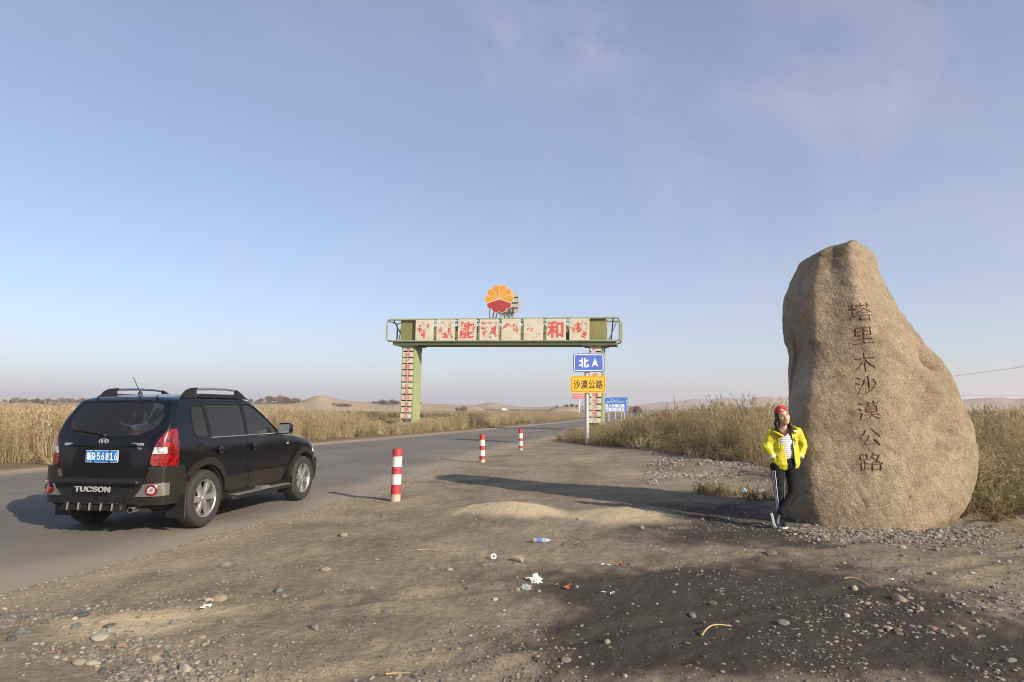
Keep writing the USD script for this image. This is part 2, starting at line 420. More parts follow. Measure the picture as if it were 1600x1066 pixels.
pale = 1.3 * soft(800, 803, 0.72, 0.55) + 1.35 * soft(975, 810, 0.6, 0.6) + 0.6 * soft(1015, 800, 0.6, 0.4) + 0.9 * soft(215, 975, 0.75, 0.3, 0.3) + 0.25 * soft(100, 905, .9, .3, .2) + 0.3 * soft(330, 880, 1.2, 0.35, 0.3) \
       + 0.35 * soft(900, 720, 2.5, 2.0) + 0.5 * soft(1040, 745, 1.6, 0.9)
pale = np.clip(smoothstep(0.15, 0.8, pale * (0.45 + 1.1 * wob) + .5 * (wob2 - .5) * np.clip(pale * 3, 0, 1)), 0, 1)
e = road_edge(x, y)
pale = np.clip(pale + 0.35 * smoothstep(1.0, 0.05, e) * (e > -0.5), 0, 1)
straw = field_mask(x, y)
land = usdkit.material(stage, "/World/Looks/dirt", {
    "g": ("geometry", {}),
    "ash": ("attribute", {"attribute": "ash"}), "pale": ("attribute", {"attribute": "pale"}), "straw": ("attribute", {"attribute": "straw"}),
    "n1": ("noise_texture", {"scale": 0.9, "detail": 8.0, "roughness": 0.62}), "n2": ("noise_texture", {"scale": 14.0, "detail": 6.0, "roughness": 0.65}),
    "n3": ("noise_texture", {"scale": 90.0, "detail": 4.0, "roughness": 0.6}), "vo": ("voronoi_texture", {"scale": 42.0, "randomness": 1.0}),
    "r1": ("rgb_ramp", {"ramp": [(0.32, (0.168, 0.139, 0.099)), (0.52, (0.246, 0.203, 0.143)), (0.7, (0.320, 0.264, 0.186))]}),
    "r2": ("rgb_ramp", {"ramp": [(0.3, (0.62, 0.61, 0.60)), (0.55, (1, 1, 1)), (0.75, (1.22, 1.2, 1.17))]}),
    "m2": ("mix", {"mix_type": "multiply", "fac": 0.8}),
    "rg": ("rgb_ramp", {"ramp": [(0.0, (1.25, 1.22, 1.16)), (0.35, (1.0, 1.0, 1.0)), (0.9, (0.82, 0.82, 0.83))]}),
    "m3": ("mix", {"mix_type": "multiply", "fac": 0.5}),
    "mp": ("mix", {"mix_type": "mix", "color2": (0.47, 0.38, 0.25)}),
    "ms": ("mix", {"mix_type": "mix", "color2": (0.16, 0.120, 0.066)}),
    "ma": ("mix", {"mix_type": "mix", "color2": (0.032, 0.031, 0.029)}),
    "aw": ("math", {"math_type": "multiply", "value2": 0.88}),
    "pw": ("math", {"math_type": "multiply", "value2": 0.92}),
    "h": ("math", {"math_type": "multiply_add", "value2": 0.5}),
    "b1": ("bump", {"strength": 1.0, "distance": 0.032}), "b2": ("bump", {"strength": 1.0, "distance": 0.012}), "b3": ("bump", {"strength": 0.5, "distance": 0.006}),
    "p": ("principled_bsdf", {"roughness": 0.95, "specular_ior_level": 0.15}),
}, [("g.position", "n1.vector"), ("g.position", "n2.vector"), ("g.position", "n3.vector"), ("g.position", "vo.vector"),
    ("n1.fac", "r1.fac"), ("n2.fac", "r2.fac"), ("r1.color", "m2.color1"), ("r2.color", "m2.color2"), ("vo.distance", "rg.fac"), ("m2.color", "m3.color1"), ("rg.color", "m3.color2"),
    ("m3.color", "mp.color1"), ("pale.fac", "pw.value1"), ("pw.value", "mp.fac"), ("mp.color", "ms.color1"), ("straw.fac", "ms.fac"), ("ms.color", "ma.color1"), ("ash.fac", "aw.value1"), ("aw.value", "ma.fac"),
    ("ma.color", "p.base_color"), ("n2.fac", "b1.height"), ("n3.fac", "b2.height"), ("b1.normal", "b2.normal"), ("vo.distance", "b3.height"), ("b2.normal", "b3.normal"), ("b3.normal", "p.normal")], surface="p.BSDF")
struct("ground", (V, Fc), land)
gm = UsdGeom.Mesh.Get(stage, "/World/ground")
for nm, arr in (("ash", ash), ("pale", pale), ("straw", straw)):
    UsdGeom.PrimvarsAPI(gm).CreatePrimvar(nm, Sdf.ValueTypeNames.FloatArray, "vertex").Set(Vt.FloatArray.FromNumpy(arr.astype(np.float32)))

# ------------------------------------------------------------------ the road
def road_sheet():
    ys = np.r_[np.arange(-40, 4, 1.0), np.exp(np.arange(math.log(4), math.log(2400), 0.012))]
    t = np.linspace(-0.05, 1.05, 45)
    X = road_l(ys)[:, None] + (road_r(ys) - road_l(ys))[:, None] * t[None]
    Yy = np.repeat(ys[:, None], len(t), 1)
    camber = 0.05 * (1 - (2 * t - 1) ** 2)[None] + 0.006 * (fbm(np.stack([X * .5, Yy * .5, 0 * X], -1), 3, 5) - .5)
    n = len(t); V = np.stack([X, Yy, camber - 0.012], -1).reshape(-1, 3)
    i, j = np.meshgrid(np.arange(len(ys) - 1), np.arange(n - 1), indexing="ij"); i, j = i.ravel(), j.ravel(); a = i * n + j
    F = np.vstack([np.stack([a, a + 1, a + n + 1], 1), np.stack([a, a + n + 1, a + n], 1)])
    edge = np.minimum(t, 1 - t)[None] * (road_r(ys) - road_l(ys))[:, None]
    return V, F, edge.ravel(), np.repeat(t[None], len(ys), 0).ravel()
RV, RF_, redge, rt = road_sheet()
dust = np.clip(0.16 * fbm(RV * np.array([.25, .25, 0]), 4, 15) + smoothstep(1.1, 0.0, redge + 1.1 * (fbm(RV * np.array([.8, .8, 0]), 4, 14) - 0.45)), 0, 1)
lane = np.exp(-((rt - 0.30) / 0.07) ** 2) + np.exp(-((rt - 0.70) / 0.07) ** 2)
tar = usdkit.material(stage, "/World/Looks/asphalt", {
    "g": ("geometry", {}), "dust": ("attribute", {"attribute": "dust"}), "lane": ("attribute", {"attribute": "lane"}),
    "n1": ("noise_texture", {"scale": 0.55, "detail": 6.0, "roughness": 0.6}), "n2": ("noise_texture", {"scale": 160.0, "detail": 3.0}), "n4": ("noise_texture", {"scale": 9.0, "detail": 6.0, "roughness": .7}),
    "r1": ("rgb_ramp", {"ramp": [(0.3, (0.118, 0.110, 0.094)), (0.7, (0.160, 0.150, 0.129))]}),
    "r2": ("rgb_ramp", {"ramp": [(0.3, (0.72, 0.72, 0.72)), (0.7, (1.25, 1.25, 1.25))]}),
    "r4": ("rgb_ramp", {"ramp": [(0.3, (0.86, 0.86, 0.86)), (0.7, (1.1, 1.1, 1.1))]}),
    "m": ("mix", {"mix_type": "multiply", "fac": 1.0}), "m4": ("mix", {"mix_type": "multiply", "fac": 1.0}),
    "ml": ("mix", {"mix_type": "mix", "color2": (0.095, 0.091, 0.087)}), "lw": ("math", {"math_type": "multiply", "value2": 0.35}),
    "md": ("mix", {"mix_type": "mix", "color2": (0.27, 0.22, 0.16)}), "dw": ("math", {"math_type": "multiply", "value2": 0.75}),
    "wn": ("noise_texture", {"scale": 1.4, "detail": 4.0}), "wv": ("mix", {"mix_type": "linear_light", "fac": 0.35}), "ck": ("voronoi_texture", {"feature": "distance_to_edge", "scale": 0.22}),
    "cr": ("map_range", {"from_min": 0.0, "from_max": 0.006, "to_min": 0.55, "to_max": 1.0, "clamp": True}), "mc": ("mix", {"mix_type": "multiply", "fac": 1.0}),
    "pn": ("noise_texture", {"scale": 0.16, "detail": 2.0}), "pr": ("rgb_ramp", {"ramp": [(0.40, (0.86, 0.86, 0.87)), (0.47, (1.0, 1.0, 1.0)), (0.60, (1.0, 1.0, 1.0)), (0.68, (1.12, 1.11, 1.09))]}), "mpn": ("mix", {"mix_type": "multiply", "fac": 1.0}),
    "b": ("bump", {"strength": 0.5, "distance": 0.004}),
    "p": ("principled_bsdf", {"roughness": 0.82, "specular_ior_level": 0.3}),
}, [("g.position", "n1.vector"), ("g.position", "n2.vector"), ("g.position", "n4.vector"), ("n1.fac", "r1.fac"), ("n2.fac", "r2.fac"), ("n4.fac", "r4.fac"), ("r1.color", "ml.color1"), ("lane.fac", "lw.value1"), ("lw.value", "ml.fac"),
    ("ml.color", "m.color1"), ("r2.color", "m.color2"), ("m.color", "m4.color1"), ("r4.color", "m4.color2"), ("g.position", "wn.vector"), ("g.position", "wv.color1"), ("wn.color", "wv.color2"), ("wv.color", "ck.vector"), ("ck.distance", "cr.value"), ("cr.result", "mc.color2"), ("m4.color", "mc.color1"), ("g.position", "pn.vector"), ("pn.fac", "pr.fac"), ("mc.color", "mpn.color1"), ("pr.color", "mpn.color2"), ("mpn.color", "md.color1"), ("dust.fac", "dw.value1"), ("dw.value", "md.fac"), ("md.color", "p.base_color"),
    ("n2.fac", "b.height"), ("b.normal", "p.normal")], surface="p.BSDF")
struct("road", (RV, RF_), tar)
rm = UsdGeom.Mesh.Get(stage, "/World/road")
for nm, arr in (("dust", dust), ("lane", lane)):
    UsdGeom.PrimvarsAPI(rm).CreatePrimvar(nm, Sdf.ValueTypeNames.FloatArray, "vertex").Set(Vt.FloatArray.FromNumpy(arr.astype(np.float32)))

# ------------------------------------------------------------------ dunes
sand = M("dune_sand", (0.33, 0.255, 0.17), rough=0.95, var=0.1, scale=0.05, hue2=(0.25, 0.195, 0.13), obj=False, spec=0.1, bump=0.5, bscale=0.6, bdist=0.4)
def ridge(name, Y, prof, width, seed, ext=0.0):
    """A dune ridge at distance Y whose skyline runs through prof = [(u, v)]; width = its depth in metres."""
    u = np.array([p[0] for p in prof], float); v = np.array([p[1] for p in prof], float)
    uu = np.arange(u[0], u[-1], 3.0); f = PchipInterpolator(u, v)
    top = np.array([at(a, f(a), Y) for a in uu])
    taper = smoothstep(0, 40, uu - uu[0]) * smoothstep(0, 40, uu[-1] - uu)
    s = np.linspace(-1, 1, 41)
    V = []
    for i, p in enumerate(top):
        wv = width * (0.8 + 0.5 * noise(np.array([p[0] / width / .8, seed, 0.]), seed))
        prof_ = np.where(s < 0, (1 - s ** 2) ** 1.5, np.maximum(1 - s, 0) ** 1.3)
        q = np.stack([p[0] * (1 + s * wv / Y), Y + s * wv, -1.0 + prof_ * ((p[2] + 1.0) * taper[i] + 0.0)], 1)
        V.append(q)
    V = np.array(V)
    amp = np.clip(V[..., 2] + 1, 0, None) * 0.30
    V[..., 2] += amp * (fbm(V * np.array([1, 1, 0]) / (width * 0.35), 4, seed + 3) - 0.55) * (np.abs(s) > 0.04)[None]
    n = len(s); k = len(uu)
    i, j = np.meshgrid(np.arange(k - 1), np.arange(n - 1), indexing="ij"); a = (i * n + j).ravel()
    F = np.vstack([np.stack([a, a + n, a + n + 1], 1), np.stack([a, a + n + 1, a + 1], 1)])
    struct(name, (V.reshape(-1, 3), F), sand)
ridge("sand_dune", 270, [(-350, 628), (-100, 629), (0, 627), (120, 630), (300, 631), (390, 629), (440, 627), (470, 626), (500, 619), (530, 624), (560, 628), (640, 630), (700, 632), (780, 636)], 28, 1)
ridge("sand_dune", 520, [(560, 632), (640, 630), (690, 631.5), (740, 633), (767, 629), (790, 633), (830, 636), (880, 635), (940, 634), (1010, 638)], 60, 2)
ridge("sand_dune", 210, [(830, 640), (858, 637), (880, 635.6), (905, 636), (930, 639)], 14, 3)
ridge("sand_dune", 1150, [(930, 639), (975, 636), (1005, 633), (1035, 628.5), (1060, 627), (1090, 623.5), (1108, 624.5), (1130, 621.5), (1150, 622), (1170, 623.5), (1195, 620.5), (1215, 620), (1240, 623), (1300, 626), (1400, 628), (1500, 629), (1600, 627), (1900, 625)], 160, 4)
ridge("sand_dune", 420, [(1440, 632), (1490, 627), (1525, 624), (1560, 622), (1585, 624), (1620, 621), (1700, 620), (1850, 626), (1950, 632)], 60, 5)
ridge("sand_dune", 1500, [(-500, 631), (-200, 632), (100, 634), (400, 633), (800, 636), (960, 636)], 150, 6)
# ------------------------------------------------------------------ the gantry over the road
green = M("green_paint", (0.22, 0.24, 0.10), rough=0.55, scale=1.2, hue2=(0.165, 0.18, 0.08), bump=0.15, bscale=25)
green_dark = M("dark_green_paint", (0.10, 0.115, 0.05), rough=0.6, scale=2.0, hue2=(0.07, 0.085, 0.04))
olive = M("olive_paint", (0.21, 0.20, 0.062), rough=0.6, scale=0.7, hue2=(0.145, 0.145, 0.05))
steel_green = M("pipe_green_paint", (0.24, 0.28, 0.15), rough=0.5, scale=3.0, hue2=(0.17, 0.20, 0.10))
column_paint = M("column_paint", (0.265, 0.275, 0.115), rough=0.6, scale=0.35, hue2=(0.20, 0.245, 0.13))
panel_mat = M("cream_board", (0.55, 0.515, 0.42), rough=0.6, scale=2.5, hue2=(0.45, 0.415, 0.325), bump=0.1, bscale=30)
red_paint = M("flaked_red_paint", (0.42, 0.055, 0.045), rough=0.6, scale=8, hue2=(0.50, 0.11, 0.09))
concrete = M("concrete", (0.36, 0.34, 0.29), rough=0.9, scale=5, hue2=(0.27, 0.25, 0.21), bump=0.4, bscale=30)
rust = M("dark_steel", (0.055, 0.05, 0.042), rough=0.7, scale=6)

PHI = math.radians(-15.0)
GC = ground(785, 672); 
gl, gr_ = at(641, 600, 50.2), at(931, 600, 47.2)
gmid = (gl + gr_) / 2; PHI = math.atan2(gr_[1] - gl[1], gr_[0] - gl[0]); HALF = float(np.hypot(*(gr_ - gl)[:2]) / 2)
gantry = thing("road_gantry", "green steel gantry spanning the road with faded red writing on cream boards", "gantry", (gmid[0], gmid[1], 0), PHI)
UsdGeom.Xformable(stage.GetPrimAtPath(gantry)).AddRotateYOp().Set(1.15)          # it has sunk a little at its right foot
# local frame: x along the beam, y away from the camera, z up
def glz(v, Y=48.5): return float(at(785, v, Y)[2])
zt, zb = glz(500.5), glz(534.5)             # top pipe, bottom pipe
D = 1.9                                     # depth of the beam
xe = HALF + 1.62                            # end loops
CW, CD = 0.98, 1.45                         # column width and depth
def loop(y):
    pts = []
    r = 0.22
    for cx, cz, a0 in ((xe - r, zt - r, 0), (-xe + r, zt - r, 90), (-xe + r, zb + r, 180), (xe - r, zb + r, 270)):
        for a in np.linspace(a0, a0 + 90, 6): pts.append((cx + r * math.cos(math.radians(a)), y, cz + r * math.sin(math.radians(a))))
    pts.append(pts[0]); return tube(pts, 0.065, 8, cap=False)
part(gantry, "front_pipe_frame", loop(-D / 2), steel_green)
part(gantry, "rear_pipe_frame", loop(D / 2), steel_green)
part(gantry, "bottom_tray", cat_mesh([bx(-xe + 0.45, xe - 0.25, -D / 2 + 0.08, D / 2 - 0.08, zb - 0.27, zb - 0.06), bx(-HALF - .95, -HALF + .75, -D / 2 - .02, D / 2 + .02, zb - 0.33, zb - 0.274), bx(HALF - .95, HALF + .75, -D / 2 - .02, D / 2 + .02, zb - 0.33, zb - 0.274)]), green_dark)
for s in (-1, 1):
    part(gantry, "beam_box", cat_mesh([bx(s * HALF - 0.62, s * HALF + 0.62, -D / 2 + 0.14, D / 2 - 0.12, zb - 0.05, zt - 0.06), bx(s * HALF - 0.66, s * HALF + 0.66, -D / 2 + 0.1, D / 2 - 0.09, zt - 0.055, zt + 0.03)]), olive)
part(gantry, "rear_plate", bx(-HALF + 0.63, HALF - 0.63, D / 2 - 0.2, D / 2 - 0.13, zb - 0.05, zt - 0.30), olive)
for k in range(9):
    x0 = -HALF + 0.75 + k * (2 * HALF - 1.5) / 8
    a, b = (x0, -D / 2, zb), (x0, D / 2, zt - .3)
    part(gantry, "brace", cat_mesh([tube([(x0, -D / 2, zb), (x0, -D / 2, zt)], 0.035, 6), tube([(x0, -D / 2, zt), (x0, D / 2 - .2, zt)], 0.035, 6), tube([(x0, -D / 2 + .05, zt), (x0 + 0.55, D / 2 - .2, zb)], 0.03, 6)]), steel_green)
for s in (-1, 1):
    part(gantry, "end_brace", cat_mesh([tube([(s * (xe - .45), -D / 2, zt), (s * (xe - .75), D / 2, zb)], 0.045, 6), tube([(s * (xe - .05), -D / 2, zt - .1), (s * (xe - .05), D / 2, zt - .1)], 0.04, 6),
                                        tube([(s * (xe - .05), -D / 2, zb + .1), (s * (xe - .05), D / 2, zb + .1)], 0.04, 6), tube([(s * (xe - .35), D / 2, zt - .02), (s * (xe - .8), -D / 2 + .3, zb)], 0.03, 6)]), rust)
BW, BH = 1.36, zt - zb - 0.1
chars = [("奉", .30), ("献", .33), ("能", .72), ("源", .42), ("创", .22), ("造", .07), ("和", 1.0), ("谐", .42)]
cx = np.linspace(-HALF + 1.28, HALF - 1.12, 8)
def painted(parent, poly, y, size, cx_, cz_, mat, sx=1.0, depth=0.006):
    g = affinity.translate(affinity.scale(poly, size * sx, size, origin=(0, 0)), cx_, cz_)
    m = prism(g, y - depth, y + 0.004, "xz")
    return part(parent, "character", m, mat, smooth=False) if m is not None else None
for k, (ch, keep) in enumerate(chars):
    yb = -D / 2 - 0.075
    b = part(gantry, "board", bx(cx[k] - BW / 2, cx[k] + BW / 2, yb, yb + 0.05, zb + 0.03, zt - 0.04 + 0.012 * (k % 3), 0.006), panel_mat)
    painted(b, glyphs(ch, 3, keep if keep < 1 else 1, 11 + k), yb, 1.22, cx[k], (zt + zb) / 2 - 0.01, red_paint)
rows = 12
left_txt = list("油地共建促进社会和谐稳定"); right_txt = ["石", None, None, None, "中", None, None, "福", "给", "开", "源", "之"]
for s, txt in ((-1, left_txt), (1, right_txt)):
    x0 = s * HALF
    col = part(gantry, "column", cat_mesh([bx(x0 + CW / 2 - 0.12, x0 + CW / 2, -CD / 2, CD / 2, 0.35, zb - 0.28), bx(x0 - CW / 2, x0 - CW / 2 + 0.07, -CD / 2, CD / 2 - .5, 0.35, zb - 0.28),
                                            bx(x0 - CW / 2 + .071, x0 + CW / 2 - .121, CD / 2 - .06, CD / 2 - 0.01, 0.35, 0.6)]), column_paint)
    part(gantry, "column_cap", bx(x0 - CW / 2 - .05, x0 + CW / 2 + .07, -CD / 2 - .05, CD / 2 + .05, zb - 0.9, zb - 0.335) if False else bx(x0 + CW / 2 - .14, x0 + CW / 2 + .02, -CD / 2 - .02, CD / 2 + .02, zb - .62, zb - 0.285), green_dark)
    part(gantry, "plinth", bx(x0 - CW / 2 - .1, x0 + CW / 2 + .1, -CD / 2 - .1, CD / 2 + .1, -0.3, 0.36, 0.02), concrete)
    ztop, zbot = zb - 0.34, 0.55
    ph = (ztop - zbot) / rows
    for k in range(rows):
        z1 = ztop - k * ph; z0 = z1 - ph + 0.10
        rr = np.random.RandomState(k + 40 * (s + 1))
        dx = rr.uniform(-.02, .02)
        part(gantry, "crossbar", bx(x0 - 0.02, x0 + CW / 2 - .121, -CD / 2 + .05, -CD / 2 + .12, z0 - 0.115, z0 + .03), green_dark)
        yb = -CD / 2 - 0.03
        b = part(gantry, "column_board", bx(x0 - CW / 2 + .06 + dx, x0 + CW / 2 - 0.13 + dx, yb, yb + 0.035, z0, z1, 0.004), panel_mat)
        if txt[k]: painted(b, glyphs(txt[k], 2, rr.uniform(.62, .85), 60 + k + s), yb, (z1 - z0) * 0.90, x0 - .035 + dx, (z0 + z1) / 2, red_paint, 1.45)
# flower-shaped emblem, one facing each way, on legs
orange = M("emblem_orange", (0.62, 0.27, 0.022), rough=0.5, scale=2, hue2=(0.55, 0.23, 0.02))
emred = M("emblem_red", (0.36, 0.04, 0.035), rough=0.5, scale=3, hue2=(0.28, 0.03, 0.03))
emback = M("emblem_back", (0.44, 0.43, 0.37), rough=0.6, scale=3, hue2=(0.36, 0.35, 0.29))
ER = 1.04
def petals():
    a = np.linspace(0, 2 * np.pi, 400, endpoint=False)
    r = ER * (0.87 + 0.13 * np.abs(np.sin(5 * (a - np.pi / 2))) ** 0.6)
    return Polygon(np.stack([r * np.cos(a), r * np.sin(a)], 1))
FL = petals()
def wedge(a0, a1): 
    return Polygon([(0, 0)] + [(3 * math.cos(a), 3 * math.sin(a)) for a in np.linspace(a0, a1, 8)])
ecx, ecz = float(-0.03), glz(469.5)
for side, yq, ox, oz in ((-1, -D / 2 + 0.05, ecx, ecz), (1, D / 2 + 0.1, ecx + 0.1, ecz - 0.02)):
    f = affinity.translate(FL, ox, oz)
    em = part(gantry, "emblem", prism(f, yq - 0.04, yq + 0.04), panel_mat if side < 0 else emback)
    sgn = yq + side * 0.045
    lo_, hi_ = min(sgn, yq + side * 0.03), max(sgn, yq + side * 0.03)
    gap = 0.024
    red = FL.buffer(-0.035).intersection(Polygon([(0, -.02)] + [(3 * math.cos(a), -.02 + 3 * math.sin(a)) for a in np.linspace(math.radians(198), math.radians(342), 12)]).buffer(-gap * 1.2))
    part(em, "red_field", prism(affinity.translate(red, ox, oz), lo_, hi_), emred)
    for k in range(6):
        a0 = math.radians(-18 + 36 * k); w = FL.buffer(-0.035).intersection(wedge(a0, a0 + math.radians(36)).buffer(-gap)).difference(Point(0, 0).buffer(0.22 * 0.5))
        am = a0 + math.radians(18)
        w = w.difference(Polygon([(0.34 * math.cos(a0 + t), 0.34 * math.sin(a0 + t)) for t in (0.0, .31, .628)] + [(0, 0)]).buffer(-.01)) if False else w
        part(em, "petal", prism(affinity.translate(w, ox, oz), lo_, hi_), orange)
    if side > 0:
        for q in (0.42, 0.02, -0.36, -0.72):
            w = 0.86 if abs(q) < 0.5 else 0.6
            part(em, "stiffener", bx(ox - w, ox + w, yq - 0.09, yq - 0.042, oz + q - .035, oz + q + .035), rust)
for sx_ in (-0.72, -0.42, 0.38, 0.66):
    part(gantry, "emblem_leg", cat_mesh([tube([(ecx + sx_, -D / 2 + 0.12, zt), (ecx + sx_ * .95, -D / 2 + 0.12, ecz - 0.1)], 0.03, 6), tube([(ecx + sx_ * .8, D / 2 - .1, zt - .05), (ecx + sx_, D / 2 + .02, ecz - 0.3)], 0.03, 6), tube([(ecx + sx_ * .8, -D / 2 + .1, zt), (ecx + sx_, D / 2 - .05, ecz - 0.45)], 0.025, 6)]), rust)

# ------------------------------------------------------------------ signs
steel = M("galvanised_steel", (0.42, 0.43, 0.43), rough=0.45, metal=0.35, scale=4, hue2=(0.33, 0.34, 0.35))
sign_blue = M("sign_blue", (0.055, 0.115, 0.42), rough=0.45, scale=3, hue2=(0.045, 0.095, 0.36))
sign_yellow = M("sign_yellow", (0.72, 0.36, 0.015), rough=0.45, scale=3, hue2=(0.66, 0.32, 0.012))
sign_white = M("sign_white", (0.66, 0.66, 0.62), rough=0.5, scale=5)
sign_black = M("sign_black", (0.03, 0.025, 0.02), rough=0.5)
board_blue = M("board_blue", (0.035, 0.115, 0.38), rough=0.5, scale=2, hue2=(0.03, 0.10, 0.34))
sign_red = M("sign_red", (0.55, 0.05, 0.03), rough=0.5, scale=2)
pb = ground(917.5, 697); SY = pb[1]
def sgn(u, v): return at(u, v, SY - 0.1)
pole = solo("sign_pole", lathe([(0, -0.3), (0.085, -0.3), (0.085, 0.02), (0.085, at(917, 557, SY)[2]), (0, at(917, 557, SY)[2] + .01)], 20), steel,
            "grey round steel pole carrying the blue north sign and the yellow sign", "sign pole", loc=(pb[0], pb[1], 0))
def road_sign(name, label, u0, v0, u1, v1, base, border, border_mat, inset, width, rad):
    a, b = sgn(u0, v1), sgn(u1, v0)
    w, h = b[0] - a[0], b[2] - a[2]
    t = thing(name, label, "road sign", ((a[0] + b[0]) / 2, SY - 0.13, (a[2] + b[2]) / 2))
    part(t, "plate", prism(rrect(-w / 2, w / 2, -h / 2, h / 2, rad), -0.012, 0.012), base)
    o = rrect(-w / 2 + inset, w / 2 - inset, -h / 2 + inset, h / 2 - inset, max(rad - inset, .02))
    part(t, "border", prism(o.difference(o.buffer(-width)), -0.016, -0.011), border_mat, smooth=False)
    for zc in (-h * .22, h * .22): part(t, "bracket", cat_mesh([bx(-w * .42, w * .42, 0.013, 0.035, zc - .025, zc + .025)]), steel)
    return t, w, h
t, w, h = road_sign("direction_sign", "blue sign with a white north arrow at the top of the grey pole", 895.5, 552.5, 944, 581.5, sign_blue, None, sign_white, 0.04, 0.03, 0.12)
part(t, "character", prism(affinity.translate(affinity.scale(glyphs("北", 3), .40, .40, origin=(0, 0)), -0.20, 0), -0.016, -0.011), sign_white, smooth=False)
part(t, "arrow", prism(affinity.translate(Polygon([(0, .19), (.135, -.165), (0, -.075), (-.135, -.165)]), 0.25, 0), -0.016, -0.011), sign_white, smooth=False)
t, w, h = road_sign("road_name_sign", "yellow sign with four dark characters below the blue sign", 891.5, 587.5, 946, 614, sign_yellow, None, sign_black, 0.035, 0.016, 0.11)
for k, ch in enumerate("沙漠公路"):
    part(t, "character", prism(affinity.translate(affinity.scale(glyphs(ch, 2), .29, .37, origin=(0, 0)), (-1.5 + k) * 0.305, -.005), -0.016, -0.011), sign_black, smooth=False)
# the blue board behind the bush, with a second board behind it
BY = 66.0
def board(name, label, u0, v0, u1, v1, Y, text):
    a, b = at(u0, v1, Y), at(u1, v0, Y); w, h = b[0] - a[0], b[2] - a[2]
    t = thing(name, label, "notice board", ((a[0] + b[0]) / 2, Y, 0))
    zc = (a[2] + b[2]) / 2
    part(t, "plate", bx(-w / 2, w / 2, -0.03, 0.03, zc - h / 2, zc + h / 2, .01), board_blue)
    for s in (-.28, .28): part(t, "post", tube([(s * w, 0.09, -0.4), (s * w, 0.09, zc + h / 2 - .1)], 0.05, 8), steel)
    if text:
        for r, line in enumerate(("进入沙漠公路", "注意消防安全")):
            for k, ch in enumerate(line):
                part(t, "character", prism(affinity.translate(affinity.scale(glyphs(ch, 1, px=48), w * .155, h * .27, origin=(0, 0)), (-2.5 + k) * w * .145 - .03, zc - h * (.06 + .27 * r)), -0.04, -0.028), sign_white, smooth=False)
        rr = np.random.RandomState(3)
        for zz, w0, w1 in ((.35, -.2, .2), (.21, -.42, .42)):
            xs = np.arange(w0 * w, w1 * w, 0.045); pts = [(q, -0.035, zc + h * zz + rr.uniform(-.03, .03)) for q in xs]
            part(t, "script_line", tube(pts, 0.02, 5), sign_white)
    else:
        for zz in (.1, -.25): part(t, "mark", bx(w / 2 - .12, w / 2 - .05, -0.036, -0.028, zc + h * zz - .08, zc + h * zz + .1), sign_white)
board("notice_board", "blue board with two rows of white characters behind the gantry's right column", 943.5, 622, 978.5, 644, BY, True)
board("notice_board", "plain blue board standing half hidden behind the lettered blue board", 956, 621, 980.5, 636, BY + 7, False)
a, b = at(895, 623, 150), at(914.5, 616.5, 150); w, h = b[0] - a[0], b[2] - a[2]
t = thing("red_notice", "small red sign on a white post beyond the yellow sign", "road sign", ((a[0] + b[0]) / 2, 150, 0))
zc = (a[2] + b[2]) / 2
part(t, "plate", bx(-w / 2, w / 2, -.04, .04, zc - h / 2, zc + h / 2, .01), sign_red)
for r in (0, 1): part(t, "white_stripe", cat_mesh([bx(-w * .40 + .32 * k, -w * .40 + .32 * k + .2, -.05, -.035, zc + h * (.12 - .32 * r), zc + h * (.26 - .32 * r)) for k in range(7)]), sign_white)
part(t, "post", tube([(0, .1, -.5), (0, .1, zc)], 0.1, 8), sign_white)

# ------------------------------------------------------------------ bollards
bol_red = M("bollard_red", (0.34, 0.034, 0.038), rough=0.6, scale=14, hue2=(0.33, 0.03, 0.035), bump=0.3, bscale=60)
bol_white = M("bollard_white", (0.60, 0.59, 0.55), rough=0.6, scale=9, hue2=(0.47, 0.45, 0.40), bump=0.3, bscale=60)
bol_bare = M("bollard_bare", (0.42, 0.36, 0.26), rough=0.9, scale=12, hue2=(0.34, 0.29, 0.21), bump=0.6, bscale=60)
for lab, u, v, H, R, lean in (("nearest red and white striped bollard at the road edge, leaning slightly", 617.5, 785, 81, 0.0, 0.028),
                        ("red and white striped bollard between the near and the far one", 753.5, 722.5, 42.5, 0.0, -0.004), ("farthest of the three red and white striped bollards", 813.5, 704.5, 33, 0.0, 0.0)):
    p = ground(u, v); hh = H / F_PX * p[1] * 1.0; rad = {785: 0.082, 722.5: 0.080, 704.5: 0.078}[v]
    t = thing("striped_bollard", lab, "bollard", (p[0], p[1], 0.0), 0.0, "red and white bollards along the road edge")
    fr = np.array([-0.35, 0.155, 0.335, 0.53, 0.665, 0.86, 1.0]) * hh
    if v == 704.5: fr = np.array([-0.35, .11, .245, .45, .585, .81, 1.0]) * hh
    if v == 722.5: fr = np.array([-0.35, .105, .235, .445, .60, .81, 1.0]) * hh
    bands = [("concrete_foot", bol_bare), ("red_band", bol_red), ("white_band", bol_white), ("red_band", bol_red), ("white_band", bol_white), ("red_band", bol_red)]
    for k, (nm, mat) in enumerate(bands):
        z0, z1 = fr[k], fr[k + 1]; dr = 0.0015 * (k % 2)
        zz = np.linspace(z0, z1, 5)
        prof = [(0, z0)] + [(rad - dr - 0.002 * noise(np.array([q * 9, k, v]), 2), q) for q in zz] + [(rad - dr - (0.012 if k == 5 else 0), z1 + (0.008 if k == 5 else 0)), (0, z1 + (0.008 if k == 5 else 0))]
        m = lathe(prof, 28); m.vertices[:, 0] += lean * m.vertices[:, 2]
        vv = m.vertices; r_ = 1 + 0.012 * (fbm(vv * 14 + v, 3, 7) - .5) * 2; vv[:, 0] = vv[:, 0] * r_
        part(t, nm, m, mat, smooth=40)
